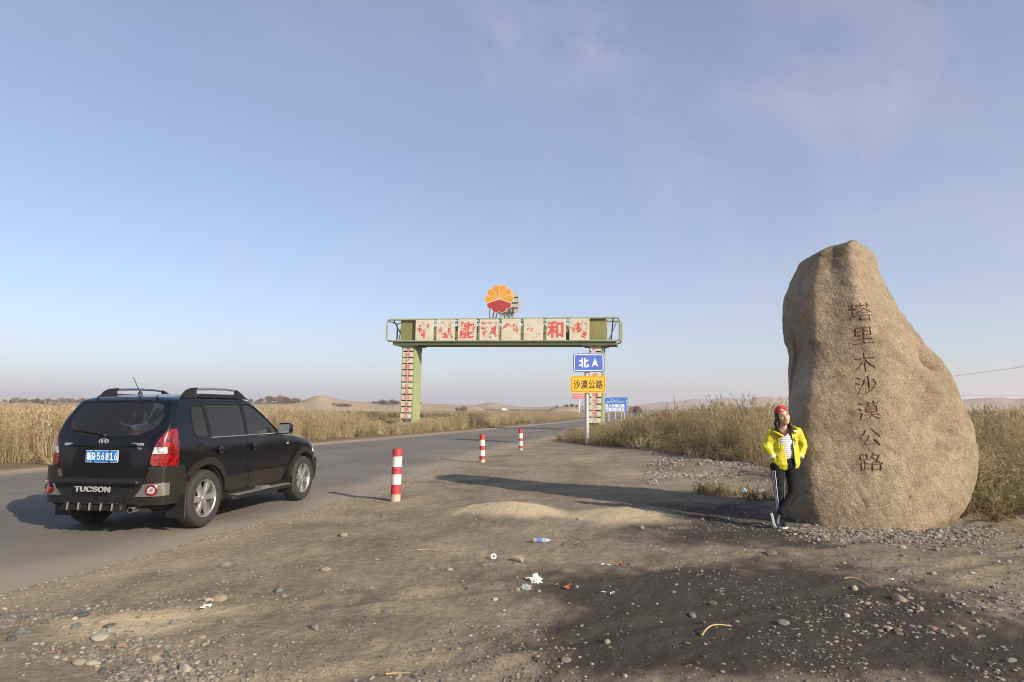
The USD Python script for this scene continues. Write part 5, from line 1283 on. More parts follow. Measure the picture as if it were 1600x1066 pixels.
for a in AX:
    for s in (-1, 1):
        wy = s * .765
        T = trimesh.transformations.rotation_matrix(0 if s > 0 else math.pi, [0, 0, 1])
        Rm = trimesh.transformations.translation_matrix((a, wy, WZ)) @ T @ trimesh.transformations.rotation_matrix(.25 if a else .55, [0, 1, 0])
        ap = lambda m: m.copy().apply_transform(Rm)
        wh = part(car, "wheel", ap(TY), rubber, smooth=40)
        part(wh, "rim", ap(RI), alloy, smooth=40)
        for k in range(6): part(wh, "spoke", ap(spoke(k * math.pi / 3)), alloy, smooth=20)
        hub = rot_m(lathe([(.0, .094), (.030, .094), (.040, .085), (.062, .078), (.062, .03)][::-1], 28), -math.pi / 2, [1, 0, 0])
        part(wh, "hub_cap", ap(hub), alloy, smooth=30)
        disc = rot_m(lathe([(0, -.02), (.15, -.02), (.15, .0), (0, .0)], 30), -math.pi / 2, [1, 0, 0]); part(wh, "brake_disc", ap(disc), M("brake_disc", (.13, .12, .11), rough=.5, metal=.6))
        back = rot_m(lathe([(0, -.09), (.212, -.09), (.212, -.085), (0, -.085)], 30), -math.pi / 2, [1, 0, 0]); part(wh, "wheel_back", ap(back), under)
# cabin
part(car, "cabin_floor", cat_mesh([bx(-.70, 2.0, -.78, .78, .42, .47), bx(1.75, 2.05, -.72, .72, .47, .98), bx(-.74, -.70, -.6, .6, .45, .9)]), under)
def seat(x0, y0, w):
    s_ = bx(x0, x0 + .48, y0 - w / 2, y0 + w / 2, .55, .75, .05); b_ = rot_m(bx(x0 - .12, x0 + .02, y0 - w / 2, y0 + w / 2, .70, 1.25, .05), -.22, [0, 1, 0], (x0, 0, .72))
    return cat_mesh([s_, b_])
for (x0, y0, w) in ((1.02, .37, .50), (1.02, -.37, .50), (.10, .0, 1.25)):
    st = part(car, "seat", seat(x0, y0, w), seatm)
    for yy_ in ((y0,) if w < 1 else (-.38, .38)): part(st, "headrest", rot_m(bx(x0 - .10, x0 + .0, yy_ - .13, yy_ + .13, 1.27, 1.44, .04), -.2, [0, 1, 0], (x0, 0, .72)), seatm)
sw = trimesh.creation.torus(.18, .015, 32, 8); sw = rot_m(sw, math.radians(65), [0, 1, 0]); part(car, "steering_wheel", mv(sw, (1.55, .37, 1.0)), clad_dark)
# ------------------------------------------------------------------ the woman leaning on the boulder
skin = M("skin", (0.46, 0.26, 0.175), rough=0.5, var=.05, scale=20)
hairm = M("dark_hair", (0.010, 0.0065, 0.005), rough=0.5, scale=40, spec=.3)
jacketm = M("yellow_jacket", (0.46, 0.405, 0.010), rough=0.55, var=0.06, scale=9, bump=0.35, bscale=26, bdist=.02)
liningm = M("white_lining", (0.62, 0.62, 0.60), rough=0.8, scale=30)
greylin = M("grey_lining", (0.22, 0.20, 0.19), rough=0.8, scale=30)
trousm = M("black_trousers", (0.006, 0.006, 0.007), rough=0.85, scale=20, spec=.2)
capm = M("red_cap", (0.42, 0.012, 0.022), rough=0.7, scale=20, var=.08)
teem = usdkit.material(stage, "/World/Looks/striped_top", {"co": ("texture_coordinate", {}), "s": ("separate_xyz", {}), "m": ("math", {"math_type": "multiply", "value2": 36.0}), "f": ("math", {"math_type": "fraction"}),
    "r": ("rgb_ramp", {"ramp": [(0.66, (0.62, 0.62, 0.62)), (0.72, (0.20, 0.20, 0.23))]}), "p": ("principled_bsdf", {"roughness": 0.8})},
    [("co.object", "s.vector"), ("s.z", "m.value1"), ("m.value", "f.value1"), ("f.value", "r.fac"), ("r.color", "p.base_color")], surface="p.BSDF")
shoem = M("black_shoe", (0.012, 0.012, 0.013), rough=0.5)
whitem = M("white_trim", (0.72, 0.72, 0.70), rough=0.6)
eyem = M("eye_dark", (0.012, 0.009, 0.007), rough=0.3)
lipm = M("lips", (0.32, 0.10, 0.085), rough=0.45)

WY = 8.86
WO = np.array([at(1222, 700, WY)[0], WY, 0.0])
WO[2] = float(height(WO[0], WO[1] - .1)) - 0.005
def J(u, v, dy=0.0): return at(u, v, WY + dy) - np.array([WO[0], WO[1], 0.0])
woman = thing("person", "woman in an open yellow jacket and backward red cap leaning against the boulder", "person", WO)

# joints (the right one is on the right in the picture)
hipL, hipR = J(1214, 728, .12), J(1236, 728, .14)
kneL, kneR = J(1217, 769, .05), J(1240.5, 771, .02)
ankL, ankR = J(1220, 806, .06), J(1220.5, 801, -.07)
shL, shR = J(1206, 678, .14), J(1245, 677, .19)
elL, elR = J(1197.5, 699, .15), J(1255.5, 698, .23)
wrL, wrR = J(1206.5, 713, .10), J(1251, 713, .16)
nekB, head = J(1225.5, 673, .15), J(1223, 651.5, .11)
chest, belly, pelv = J(1226, 690, .15), J(1228, 708, .14), J(1226, 722, .13)

# --- head frame: leaning to the left in the picture, turned to the right
hu = np.array([-.27, .02, .96]); hu /= np.linalg.norm(hu)
hf = np.array([.0, -1.0, -.06]); hf -= hu * (hf @ hu); hf /= np.linalg.norm(hf)
hs = np.cross(hf, hu)                       # the side that lies left in the picture is -hs or +hs by sign below
HR = np.stack([hs, hf, hu], 1)
def hp(a, b, c): return head + HR @ np.array([a, b, c])
def hloc(X, Y, Z):
    d = np.stack([X - head[0], Y - head[1], Z - head[2]], -1); q = d @ HR; return q[..., 0], q[..., 1], q[..., 2]
def head_f(X, Y, Z):
    a, b, c = hloc(X, Y, Z)
    f = ellipsoid(a, b, c, (0, -.008, .022), (.074, .090, .096))
    f = smin(f, ellipsoid(a, b, c, (0, .030, -.040), (.058, .055, .070)), .035)
    f = smin(f, ellipsoid(a, b, c, (0, .062, -.086), (.026, .022, .020)), .03)
    for s in (-1, 1):
        f = smin(f, ellipsoid(a, b, c, (s * .040, .052, -.024), (.026, .026, .026)), .02)
        f = smax(f, -ellipsoid(a, b, c, (s * .031, .094, .008), (.020, .016, .012)), .014)
        f = smin(f, ellipsoid(a, b, c, (s * .076, -.012, -.005), (.012, .022, .030)), .008)
        f = smin(f, ellipsoid(a, b, c, (s * .011, .090, -.034), (.010, .010, .008)), .008)
    f = smin(f, capsule(a, b, c, (0, .080, .012), (0, .097, -.028), .008, .012), .010)
    f = smin(f, ellipsoid(a, b, c, (0, .082, -.058), (.024, .013, .011)), .010)
    return f
hand_pts = {}
def hand_f(X, Y, Z, w, d, side):
    """Palm, four bent fingers and a thumb from the wrist w along d (half inside the pocket)."""
    d = d / np.linalg.norm(d); up = np.array([0, -1.0, 0]); up -= d * (up @ d); up /= np.linalg.norm(up); t = np.cross(d, up) * side
    f = capsule(X, Y, Z, w, w + d * .05, .022, .026)
    for k in range(4):
        o = t * (-.024 + .016 * k); L = (.062, .072, .068, .052)[k]
        a0 = w + d * .07 + o; a1 = a0 + d * L * .5 - up * .006; a2 = a1 + d * L * .42 - up * .022
        f = smin(f, capsule(X, Y, Z, w + d * .03 + o * .8, a0, .012, .0095), .008); f = np.minimum(f, capsule(X, Y, Z, a0, a1, .0092, .0085)); f = np.minimum(f, capsule(X, Y, Z, a1, a2, .0085, .0072))
    b0 = w + d * .02 - t * .022; b1 = b0 + d * .035 - t * .020 + up * .008; b2 = b1 + d * .030 - t * .004
    f = smin(f, capsule(X, Y, Z, b0, b1, .012, .0105), .008); f = np.minimum(f, capsule(X, Y, Z, b1, b2, .0105, .0085))
    return f
def body_f(X, Y, Z):
    f = head_f(X, Y, Z)
    f = smin(f, capsule(X, Y, Z, head + HR @ np.array([0, -.02, -.05]), nekB, .046, .052), .03)
    f = smin(f, capsule(X, Y, Z, nekB + [0, 0, -.01], chest, .055, .080), .05)
    f = smin(f, capsule(X, Y, Z, shL, shR, .045, .045), .05)
    f = smin(f, capsule(X, Y, Z, chest, pelv, .080, .082), .04)
    for sh, el, wr, sd in ((shL, elL, wrL, 1), (shR, elR, wrR, -1)):
        f = smin(f, capsule(X, Y, Z, sh, el, .044, .034), .03); f = smin(f, capsule(X, Y, Z, el, wr, .034, .023), .02)
        f = smin(f, hand_f(X, Y, Z, wr, (pelv + np.array([0, -.03, -.05]) - wr) * .5 + np.array([0, 0, -.03]), sd), .012)
    for hp_, kn, an in ((hipL, kneL, ankL), (hipR, kneR, ankR)):
        f = smin(f, capsule(X, Y, Z, hp_, kn, .070, .046), .03); f = smin(f, capsule(X, Y, Z, kn, an, .046, .030), .02)
    return f
lo, hi, h = (-.42, -.25, .02), (.42, .42, 1.62), .009
X, Y, Z = grid3(lo, hi, h)
def smooth_iso(F, lo, h, level=0, tol=.0008): return tm(iso_mani(F, lo, h, level, tol))
# head finer than the rest: one field, one surface
part(woman, "body", smooth_iso(body_f(X, Y, Z), lo, h, 0, .0004), skin, smooth=60)
def facebit(name, c, r, mat, tilt=0.0):
    m = trimesh.creation.icosphere(2, 1.0); m.vertices = m.vertices * r
    m.apply_transform(trimesh.transformations.rotation_matrix(tilt, [0, 1, 0])); m.vertices = (HR @ (m.vertices + c).T).T + head
    if np.linalg.det(HR) < 0: m.invert()
    part(woman, name, m, mat, smooth=60)
for s in (-1, 1):
    facebit("eye", (s * .031, .076, .006), (.0135, .010, .0055), eyem)
    facebit("eyebrow", (s * .032, .083, .026), (.018, .006, .0032), hairm, s * -.12)
facebit("upper_lip", (0, .092, -.054), (.019, .006, .004), lipm); facebit("lower_lip", (0, .091, -.062), (.016, .006, .0045), lipm)
# --- hair: cap of hair and two long locks in front of the shoulders
lo2, hi2, h2 = (-.22, -.12, 1.0), (.25, .40, 1.60), .006
X2, Y2, Z2 = grid3(lo2, hi2, h2)
def hair_f(X, Y, Z):
    a, b, c = hloc(X, Y, Z)
    f = ellipsoid(a, b, c, (0, -.018, .020), (.083, .094, .104))
    f = smax(f, b - .035 - .35 * (c - .02) , .01)
    f = smin(f, capsule(X, Y, Z, hp(0, -.07, .0), nekB + [0, .05, -.03], .070, .060), .03)
    lockL = [hp(.074, .02, .01) if hs[0] < 0 else hp(-.074, .02, .01), J(1212.5, 664, .10), J(1215, 672, .05), J(1220, 678, .035), J(1225, 681.5, .03)]
    lockR = [hp(-.070, .02, -.02) if hs[0] < 0 else hp(.070, .02, -.02), J(1235, 667, .09), J(1236.5, 673, .045), J(1234, 679, .03)]
    for L, r in ((lockL, (.026, .026, .026, .021, .012)), (lockR, (.022, .025, .024, .012))):
        for i in range(len(L) - 1): f = smin(f, capsule(X, Y, Z, L[i], L[i + 1], r[i], r[i + 1]), .012)
    P = np.stack([X * 95, Y * 95, Z * 14], -1)
    return f + .006 * (fbm(P, 2, 5) - .5)
part(woman, "hair", smooth_iso(hair_f(X2, Y2, Z2), lo2, h2, 0, .0004), hairm, smooth=50)
# --- cap worn backward
def cap_f(X, Y, Z):
    a, b, c = hloc(X, Y, Z)
    f = ellipsoid(a, b, c, (0, -.016, .028), (.089, .101, .114))
    f = smax(f, -ellipsoid(a, b, c, (0, -.016, .028), (.083, .095, .108)), .002)
    cut = .052 + .10 * b - .0 * a - c                         # the rim, lower at the back
    f = smax(f, cut, .006)
    hole = np.maximum(np.sqrt((a / 1.15) ** 2 + (c - .076) ** 2) - .030, np.maximum(.074 - c, .03 - b))
    f = smax(f, -hole, .003)
    brim = np.maximum(np.maximum(np.abs(c - .030 - .25 * (b + .09)) - .004, np.sqrt((a / .95) ** 2 + ((b + .095) / 1.0) ** 2) - .080), b + .085)
    return smin(f, brim, .006)
part(woman, "cap", smooth_iso(cap_f(X2, Y2, Z2), lo2, h2, 0, .0003), capm, smooth=50)
# --- striped top
def torso_f(X, Y, Z, g):
    f = smin(ellip(X, Y, Z, chest + [0, 0, -.01], (.128 + g, .104 + g, .12)), ellip(X, Y, Z, belly, (.118 + g, .100 + g, .12)), .04)
    return f
def ellip(X, Y, Z, c, r): return ellipsoid(X, Y, Z, c, r)
ftop = torso_f(X, Y, Z, 0.0)
ftop = smax(ftop, Z - J(1230, 681.5)[2] - .25 * np.abs(X - .06) * 0, .004); ftop = smax(ftop, J(1230, 720)[2] - Z, .004)
part(woman, "striped_top", smooth_iso(ftop, lo, h), teem, smooth=50)
# --- trousers
def trous_f(X, Y, Z):
    f = smin(ellipsoid(X, Y, Z, pelv + [0, .01, .0], (.125, .095, .10)), capsule(X, Y, Z, hipL, hipR, .078, .078), .04)
    L = smin(capsule(X, Y, Z, hipL, kneL, .088, .060), capsule(X, Y, Z, kneL, ankL + [0, 0, .0], .060, .047), .015)
    R = smin(capsule(X, Y, Z, hipR, kneR, .088, .062), capsule(X, Y, Z, kneR, ankR, .062, .047), .015)
    f = smin(f, smin(L, R, .006), .02)
    P = np.stack([X * 22, Y * 22, Z * 30], -1)
    return f + .008 * (fbm(P, 3, 8) - .5)
tf = trous_f(X, Y, Z)
part(woman, "trousers", smooth_iso(tf, lo, h), trousm, smooth=50)
def skin_x(z, y, side, fn):
    xs = np.linspace(-.40, .40, 500); f = fn(xs, np.full_like(xs, y), np.full_like(xs, z)); i = np.nonzero(f < 0)[0]
    return xs[i[0] if side < 0 else i[-1]]
for k in range(3):
    pts = []
    for t in np.linspace(0.10, .93, 26):
        c = hipL + (kneL - hipL) * min(1, t / .5) if t < .5 else kneL + (ankL - kneL) * (t - .5) / .5
        r = .083 + (.056 - .083) * t / .5 if t < .5 else .056 + (.043 - .056) * (t - .5) / .5
        ang = math.radians(196 + 17 * k)
        d = np.array([math.cos(ang), math.sin(ang), 0]); ss = np.linspace(.02, .16, 200)
        q = c + ss[:, None] * d; f = trous_f(q[:, 0], q[:, 1], q[:, 2]); i = np.nonzero(f < 0)[0][-1]
        pts.append(q[i])
    part(woman, "side_stripe", tube(pts, .0042, 6), whitem, smooth=60)
# --- jacket
openv = np.array([[660, 1219, 1246], [668, 1219, 1242.5], [680, 1223.5, 1240], [700, 1227, 1240.8], [712, 1229, 1242], [725, 1230.5, 1244], [745, 1231.5, 1245.5]])
zo = np.array([J(1230, v)[2] for v in openv[:, 0]])
xl_ = np.array([J(u, v)[0] for v, u, _ in openv]); xr_ = np.array([J(u, v)[0] for v, _, u in openv])
hemz = J(1225, 736, .06)[2]
def jacket_f(X, Y, Z):
    f = smin(ellipsoid(X, Y, Z, chest + [-.005, 0, .0], (.165, .125, .155)), ellipsoid(X, Y, Z, belly + [0, 0, -.01], (.172, .128, .16)), .06)
    f = smin(f, ellipsoid(X, Y, Z, pelv + [-.005, 0, -.02], (.188, .135, .14)), .05)
    f = smin(f, capsule(X, Y, Z, shL + [.02, 0, -.005], shR + [-.02, 0, -.005], .062, .062), .05)
    for sh, el, wr in ((shL, elL, wrL), (shR, elR, wrR)):
        f = smin(f, smin(capsule(X, Y, Z, sh, el, .068, .058), capsule(X, Y, Z, el, wr, .057, .042), .02), .022)
    P = np.stack([X * 26, Y * 26, Z * 9 + X * 6], -1)
    f = f + .022 * (fbm(P, 3, 12) - .5) + .012 * (fbm(np.stack([X * 8, Y * 8, Z * 34], -1), 2, 13) - .5)
    f = smax(f, hemz - .10 * (X + .02) * 0 - Z, .006)
    f = smax(f, Z - J(1225, 671, .15)[2] - .02 - .30 * np.abs(X - nekB[0]) * 0, .02)
    return f
jf = jacket_f(X, Y, Z)
inner = smin(torso_f(X, Y, Z, .022), ellipsoid(X, Y, Z, pelv + [0, .0, -.03], (.155, .105, .16)), .03)
jf = smax(jf, -inner, .004)
gap = np.maximum(np.maximum(np.interp(Z, zo[::-1], xl_[::-1]) - X, X - np.interp(Z, zo[::-1], xr_[::-1])), Y - .16)
jf = smax(jf, -gap, .006)
neckhole = capsule(X, Y, Z, nekB + [0, -.02, -.05], nekB + [0, -.02, .10], .060, .066)
jf = smax(jf, -neckhole, .008)
# sleeves stop at the wrist
for el, wr in ((elL, wrL), (elR, wrR)):
    d = (wr - el) / np.linalg.norm(wr - el); t = (X - wr[0]) * d[0] + (Y - wr[1]) * d[1] + (Z - wr[2]) * d[2]
part(woman, "jacket", smooth_iso(jf, lo, h, 0, .0005), jacketm, smooth=50)
# collar, lining and cuffs
def fold(pts, w, th, mat, name, out=(0, -1, 0)):
    P = np.array(pts); n = len(P); V = []
    o = np.asarray(out, float)
    m = cat_mesh([tube(P, np.linspace(w, w * .8, n), 8)])
    part(woman, name, m, mat, smooth=60)
fold([J(1244, 671, .24), J(1236, 667.5, .27), J(1226, 667, .27), J(1213, 669, .22), J(1206.5, 673, .13), J(1210, 676.5, .055), J(1217, 679.5, .03), J(1223.5, 683, .02)], .022, .01, jacketm, "collar")
fold([J(1236.5, 668, .20), J(1243, 670.5, .12), J(1246.5, 673.5, .075), J(1242.5, 677.5, .045)], .020, .01, jacketm, "collar")
fold([J(1239, 674, .06), J(1243, 676, .038), J(1246.5, 675.5, .045)], .012, .01, liningm, "collar_lining")
fold([J(1241.2, 684, .05), J(1241.8, 700, .035), J(1242.5, 714, .03), J(1243.5, 734, .04)], .008, .01, greylin, "front_lining")
for el, wr in ((elL, wrL), (elR, wrR)):
    d = (wr - el) / np.linalg.norm(wr - el)
    cu = lathe([(.030, -.016), (.046, -.016), (.047, .012), (.040, .016), (.028, .012)], 20); cu.apply_transform(trimesh.geometry.align_vectors([0, 0, 1], d)); cu.apply_translation(wr + d * .018)
    part(woman, "cuff", cu, liningm, smooth=50)
# --- shoes
def shoe(heel, toe, up, name):
    ax = toe - heel; L = np.linalg.norm(ax); ax /= L; up = up - ax * (up @ ax); up /= np.linalg.norm(up); sd = np.cross(ax, up)
    T = np.eye(4); T[:3, 0], T[:3, 1], T[:3, 2], T[:3, 3] = ax, sd, up, heel
    g = grid3((-.04, -.07, -.03), (.30, .07, .15), .006)
    x_, y_, z_ = g; s = x_ / L
    wd = np.interp(s, [-.1, 0, .25, .6, .85, 1.05], [.02, .030, .029, .040, .036, .012]); ht = np.interp(s, [-.1, 0, .25, .5, .8, 1.0, 1.1], [.03, .085, .082, .060, .042, .026, .0])
    f = np.maximum(np.sqrt((y_ / wd) ** 2 + (np.maximum(z_ - .012, 0) / ht) ** 2) * .035 - .035, np.maximum(.012 - z_, np.maximum(-.018 - x_, x_ - L - .012)))
    up_m = smooth_iso(f, (-.04, -.07, -.03), .006, 0, .0004).apply_transform(T)
    out = Polygon([(q * L, w_) for q, w_ in ((-.07, .015), (0, .034), (.25, .032), (.6, .044), (.85, .040), (1.0, .024), (1.055, 0.0))] + [(q * L, -w_) for q, w_ in ((1.0, .024), (.85, .040), (.6, .044), (.25, .032), (0, .034), (-.07, .015))]).buffer(.004)
    so = prism(out, -.014, .0118, "xy").apply_transform(T)
    p = part(woman, name, up_m, shoem, smooth=50); part(p, "sole", so, whitem, smooth=30)
shoe(J(1207.5, 805, -.02) + [0, 0, .0], np.array([*J(1212.5, 819.5, -.10)[:2], .028]), np.array([.75, -.62, .25]), "shoe")
shoe(np.array([ankL[0] - .005, ankL[1] + .03, .016]), np.array([ankL[0] - .02, ankL[1] - .17, .016]), np.array([0, 0, 1.0]), "shoe")
# ------------------------------------------------------------------ stones and gravel
def stone_kind(seed, flat, n=2, rough=.25):
    m = trimesh.creation.icosphere(n, 1.0); rr = np.random.RandomState(seed); p = m.vertices.copy()
    p = p * (1 + rough * 2 * (fbm(p * 1.3 + seed * 3.1, 3, seed) - .5))[:, None]
    for _ in range(4):                                    # a few broken faces
        d = rr.normal(0, 1, 3); d /= np.linalg.norm(d); k = rr.uniform(.62, .9); q = p @ d; p = p - np.outer(np.maximum(q - k, 0), d) * .9
    p = p * [rr.uniform(.85, 1.25), rr.uniform(.6, .9), flat]
    return trimesh.Trimesh(p, m.faces, process=False)
def stonemat(name, a, b): return M(name, a, rough=.85, scale=9, hue2=b, bump=.4, bscale=14, bdist=.1)
tones = [("stone_grey", (.185, .17, .15), (.13, .122, .108)), ("stone_tan", (.27, .22, .155), (.20, .165, .115)), ("stone_white", (.34, .305, .25), (.26, .23, .19)), ("stone_slate", (.085, .088, .085), (.055, .058, .058)),
         ("stone_green", (.15, .16, .14), (.10, .11, .10)), ("stone_red", (.25, .155, .11), (.18, .115, .085)), ("stone_brown", (.16, .125, .09), (.11, .088, .064))]
TM = {t[0]: stonemat(*t) for t in tones}
TN = [t[0] for t in tones]
SR = np.random.RandomState(77)
STONE_SRC = {}
def stone_at(u, v, wpx, tone, shape, label, group=None, name="stone", rz=None, up=0.0):
    p = ground(u, v); z = float(height(p[0], p[1])); r = wpx * p[1] / F_PX / 2
    key = (tone, shape); rz = SR.uniform(0, 6.28) if rz is None else rz
    sc = (r * 1.0, r * SR.uniform(.85, 1.1), r * SR.uniform(.85, 1.2))
    if key not in STONE_SRC:
        t = fresh("/World", name); usdkit.mesh(stage, t, stone_kind(shape * 7 + 3, (.42, .55, .7, .36, .5, .62)[shape], 2, (.12, .3, .2, .15, .34, .25)[shape]), TM[tone], smooth=50)
        X = UsdGeom.Xformable(stage.GetPrimAtPath(t)); X.AddTranslateOp().Set(Gf.Vec3d(float(p[0]), float(p[1]), z + r * .16 + up)); X.AddRotateZOp().Set(math.degrees(rz)); X.AddScaleOp().Set(Gf.Vec3f(*map(float, sc)))
        tag(t, label, "stone", group); STONE_SRC[key] = t
        return
    t = fresh("/World", name); m = UsdGeom.Mesh.Define(stage, t); src = UsdGeom.Mesh.Get(stage, STONE_SRC[key])
    for a in ("points", "faceVertexCounts", "faceVertexIndices", "normals", "subdivisionScheme"):
        m.GetPrim().CreateAttribute(a, src.GetPrim().GetAttribute(a).GetTypeName()).Set(src.GetPrim().GetAttribute(a).Get())
    m.SetNormalsInterpolation("vertex")
    UsdShade.MaterialBindingAPI.Apply(m.GetPrim()).Bind(TM[tone])
    X = UsdGeom.Xformable(m.GetPrim()); X.AddTranslateOp().Set(Gf.Vec3d(float(p[0]), float(p[1]), z + r * .16 + up)); X.AddRotateZOp().Set(math.degrees(rz)); X.AddScaleOp().Set(Gf.Vec3f(*map(float, sc)))
    tag(t, label, "stone", group)
G_, T_, W_, S_, N_, R_, B_ = TN
singles = [(240, 1027, 21, T_, 2, "rounded tan cobble half buried right of the sandy hollow at the lower left"), (223, 1022, 17, B_, 4, "rough brown stone touching the left side of the rounded tan cobble"), (156, 1000, 30, W_, 3, "long flat pale stone in the middle of the sandy hollow"), (148, 994, 12, W_, 0, "small whitish chip above the long flat pale stone"),
    (17, 1004, 18, S_, 2, "dark round stone at the left edge among the lower left pebbles"), (119, 981, 18, N_, 1, "greenish grey stone above the sandy hollow on the left"), (127, 969, 20, S_, 3, "thin dark slab above the greenish grey stone"), (171, 981, 17, S_, 3, "thin dark slab right of the greenish grey stone"), (160, 974, 22, T_, 0, "flat tan stone above the thin dark slab"),
    (124, 1037, 24, T_, 0, "tan stone at the left end of the pebble row at the bottom"), (143, 1036, 19, W_, 0, "pale yellowish flat stone in the pebble row at the bottom"), (160, 1044, 18, S_, 1, "dark grey stone below the pebble row at the bottom"), (194, 1044, 15, G_, 0, "grey flat stone at the right end of the pebble row at the bottom"), (290, 1043, 22, W_, 1, "pale wedge-shaped stone at the bottom below the tan cobble"),
    (310, 1041, 17, G_, 0, "grey stone touching the pale wedge-shaped stone"), (436, 924, 20, N_, 1, "dark greenish stone alone in the left half of the dirt"), (352, 882, 17, G_, 4, "light grey angular stone below the car's near wheel"), (492, 983, 19, G_, 4, "grey faceted stone left of the middle near the bottom"), (606, 956, 14, G_, 1, "lone grey stone in the middle of the bare dirt"),
    (671, 891, 13, N_, 4, "blue grey angular stone left of the white tissue"), (703, 892, 12, W_, 0, "whitish stone right of the blue grey angular stone"), (537, 836, 15, T_, 2, "tan cobble left of the nearest bollard's foot"), (509, 894, 13, T_, 1, "tan stone in the dirt between the car and the white tissue"), (342, 941, 30, T_, 0, "flat tan slab in the dirt below the car"), (326, 944, 12, W_, 1, "pale stone at the left end of the flat tan slab"),
    (1082, 959, 14, G_, 2, "rounded grey stone on the black ground below the boulder, leftmost of the big ones"), (1224, 978, 20, G_, 0, "large flat grey stone on the black ground nearest the bottom"), (1355, 946, 10, T_, 2, "small round tan stone right of the black ground"), (1323, 966, 12, W_, 0, "pale flat stone between the small round stone and the large flat grey one"), (1216, 952, 12, B_, 4, "dark stone behind the large flat grey stone"),
    (1205, 866, 19, B_, 0, "reddish brown flat stone on the black ground left of the boulder"), (1003, 827, 11, T_, 2, "tan cobble on the right pale mound's near foot"), (1250, 819, 12, T_, 2, "round tan cobble touching the woman's shoe"), (1265, 821, 11, W_, 2, "pale cobble between the woman's shoe and the boulder"), (884, 1027, 19, G_, 0, "grey flat stone near the bottom left of the dry stick"),
    (1497, 986, 16, T_, 1, "tan stone near the bottom right corner"), (1580, 1040, 14, G_, 1, "grey stone at the bottom right edge"), (1405, 941, 22, T_, 1, "tan stone in the pebbles right of the black ground"), (1335, 920, 14, W_, 1, "pale stone in the pebbles above the tan stone on the right"), (901, 917, 7, W_, 2, "small round whitish stone beside the rust coloured leaf scraps"), (647, 1053, 12, S_, 1, "dark stone at the bottom edge below the middle")]
for u, v, w, tone, shp, lab in singles: stone_at(u, v, w, tone, shp, lab)
def crowd(n, u0, u1, v0, v1, wmin, wmax, weights, label, group, keep=None):
    k = 0; tries = 0
    while k < n and tries < n * 40:
        tries += 1
        u, v = SR.uniform(u0, u1), SR.uniform(v0, v1)
        if keep is not None and SR.uniform() > keep(u, v): continue
        q = ground(u, v)
        if road_edge(q[0], q[1]) < .1: continue
        w = wmin + (wmax - wmin) * SR.uniform() ** 2.2
        stone_at(u, v, w * (0.75 + .25 * (v - 638) / 400), TN[SR.choice(7, p=np.array(weights) / sum(weights))], SR.randint(6), label, group); k += 1
crowd(62, 0, 330, 950, 1064, 6, 17, (5, 4, 2, 2, 2, 1, 2), "small pebble in the stony patch at the lower left corner", "pebbles in the stony patch at the lower left", lambda u, v: math.exp(-((v - (970 + .1 * u)) / 22) ** 2) + math.exp(-((v - (1015 + .12 * u)) / 16) ** 2))
crowd(50, 1290, 1520, 826, 850, 6, 15, (5, 5, 3, 1, 1, 1, 2), "pebble in the band along the boulder's foot", "pebbles along the boulder's foot")
crowd(56, 1330, 1600, 850, 1000, 6, 15, (5, 5, 3, 1, 1, 1, 2), "pebble strewn over the ground on the right below the boulder", "pebbles strewn on the right", lambda u, v: .3 + .7 * (u - 1330) / 270)
crowd(40, 1045, 1205, 712, 742, 5, 12, (5, 4, 5, 1, 1, 0, 1), "pale broken stone on the rubble heap left of the woman", "broken stones on the rubble heap")
crowd(40, 330, 1330, 800, 1064, 5, 13, (5, 4, 3, 2, 2, 1, 3), "small stone lying scattered on the bare dirt", "stones scattered over the bare dirt")

def gravel_kind(seed): return stone_kind(seed, .55, 1, .3)
def gravel(name, n, gen, rmin, rmax, tonew, power=2.5, seed=1):
    rr = np.random.RandomState(seed); x, y = gen(rr, n); ok = (road_edge(x, y) > .02); x, y = x[ok], y[ok]; n = len(x)
    r = rmin + (rmax - rmin) * rr.uniform(0, 1, n) ** power
    tn = rr.choice(7, n, p=np.array(tonew) / sum(tonew))
    z = height(x, y) + r * .12
    protos = [("pebble", gravel_kind(900 + k), TM[TN[k]]) for k in range(7)]
    scatter(name, protos, tn, np.stack([x, y, z], 1), rr.uniform(0, 6.28, n), np.stack([r, r * rr.uniform(.8, 1.2, n), r * rr.uniform(.7, 1.2, n)], 1))
def px_region(u0, u1, v0, v1, dens=None):
    def gen(rr, n):
        u, v = rr.uniform(u0, u1, n), rr.uniform(v0, v1, n)
        cp, sp = math.cos(PITCH), math.sin(PITCH); a, b = (u - 800) / F_PX, (533 - v) / F_PX; t = -CAM_H / (sp + b * cp)
        x, y = a * t, (cp - b * sp) * t
        x, y = x + rr.normal(0, .05, n), y + rr.normal(0, .05, n)
        if dens is not None:
            k = rr.uniform(0, 1, n) < dens(u, v, x, y); x, y = x[k], y[k]
        return x, y
    return gen
clump = lambda x, y, s, k, lo_: smoothstep(lo_, lo_ + .18, fbm(np.stack([x * s, y * s, 0 * x], -1), 3, k))
gravel("gravel", 21000, px_region(-40, 1640, 730, 1100, lambda u, v, x, y: .12 + .88 * clump(x, y, 1.1, 51, .46)), .003, .016, (5, 6, 1.5, 2, 1.5, 1, 6), 2.6, 1)
gravel("gravel", 5000, px_region(-20, 360, 940, 1080, lambda u, v, x, y: clump(x, y, 2.0, 52, .42)), .004, .020, (5, 4, 2, 2, 2, 1, 2), 2.0, 2)
gravel("gravel", 6500, px_region(1240, 1640, 822, 1000, lambda u, v, x, y: np.exp(-((v - 838) / 14.) ** 2) + .55 * smoothstep(1250, 1560, u) * clump(x, y, 1.6, 53, .40)), .004, .022, (5, 5, 3, 1, 1, 1, 2), 2.0, 3)
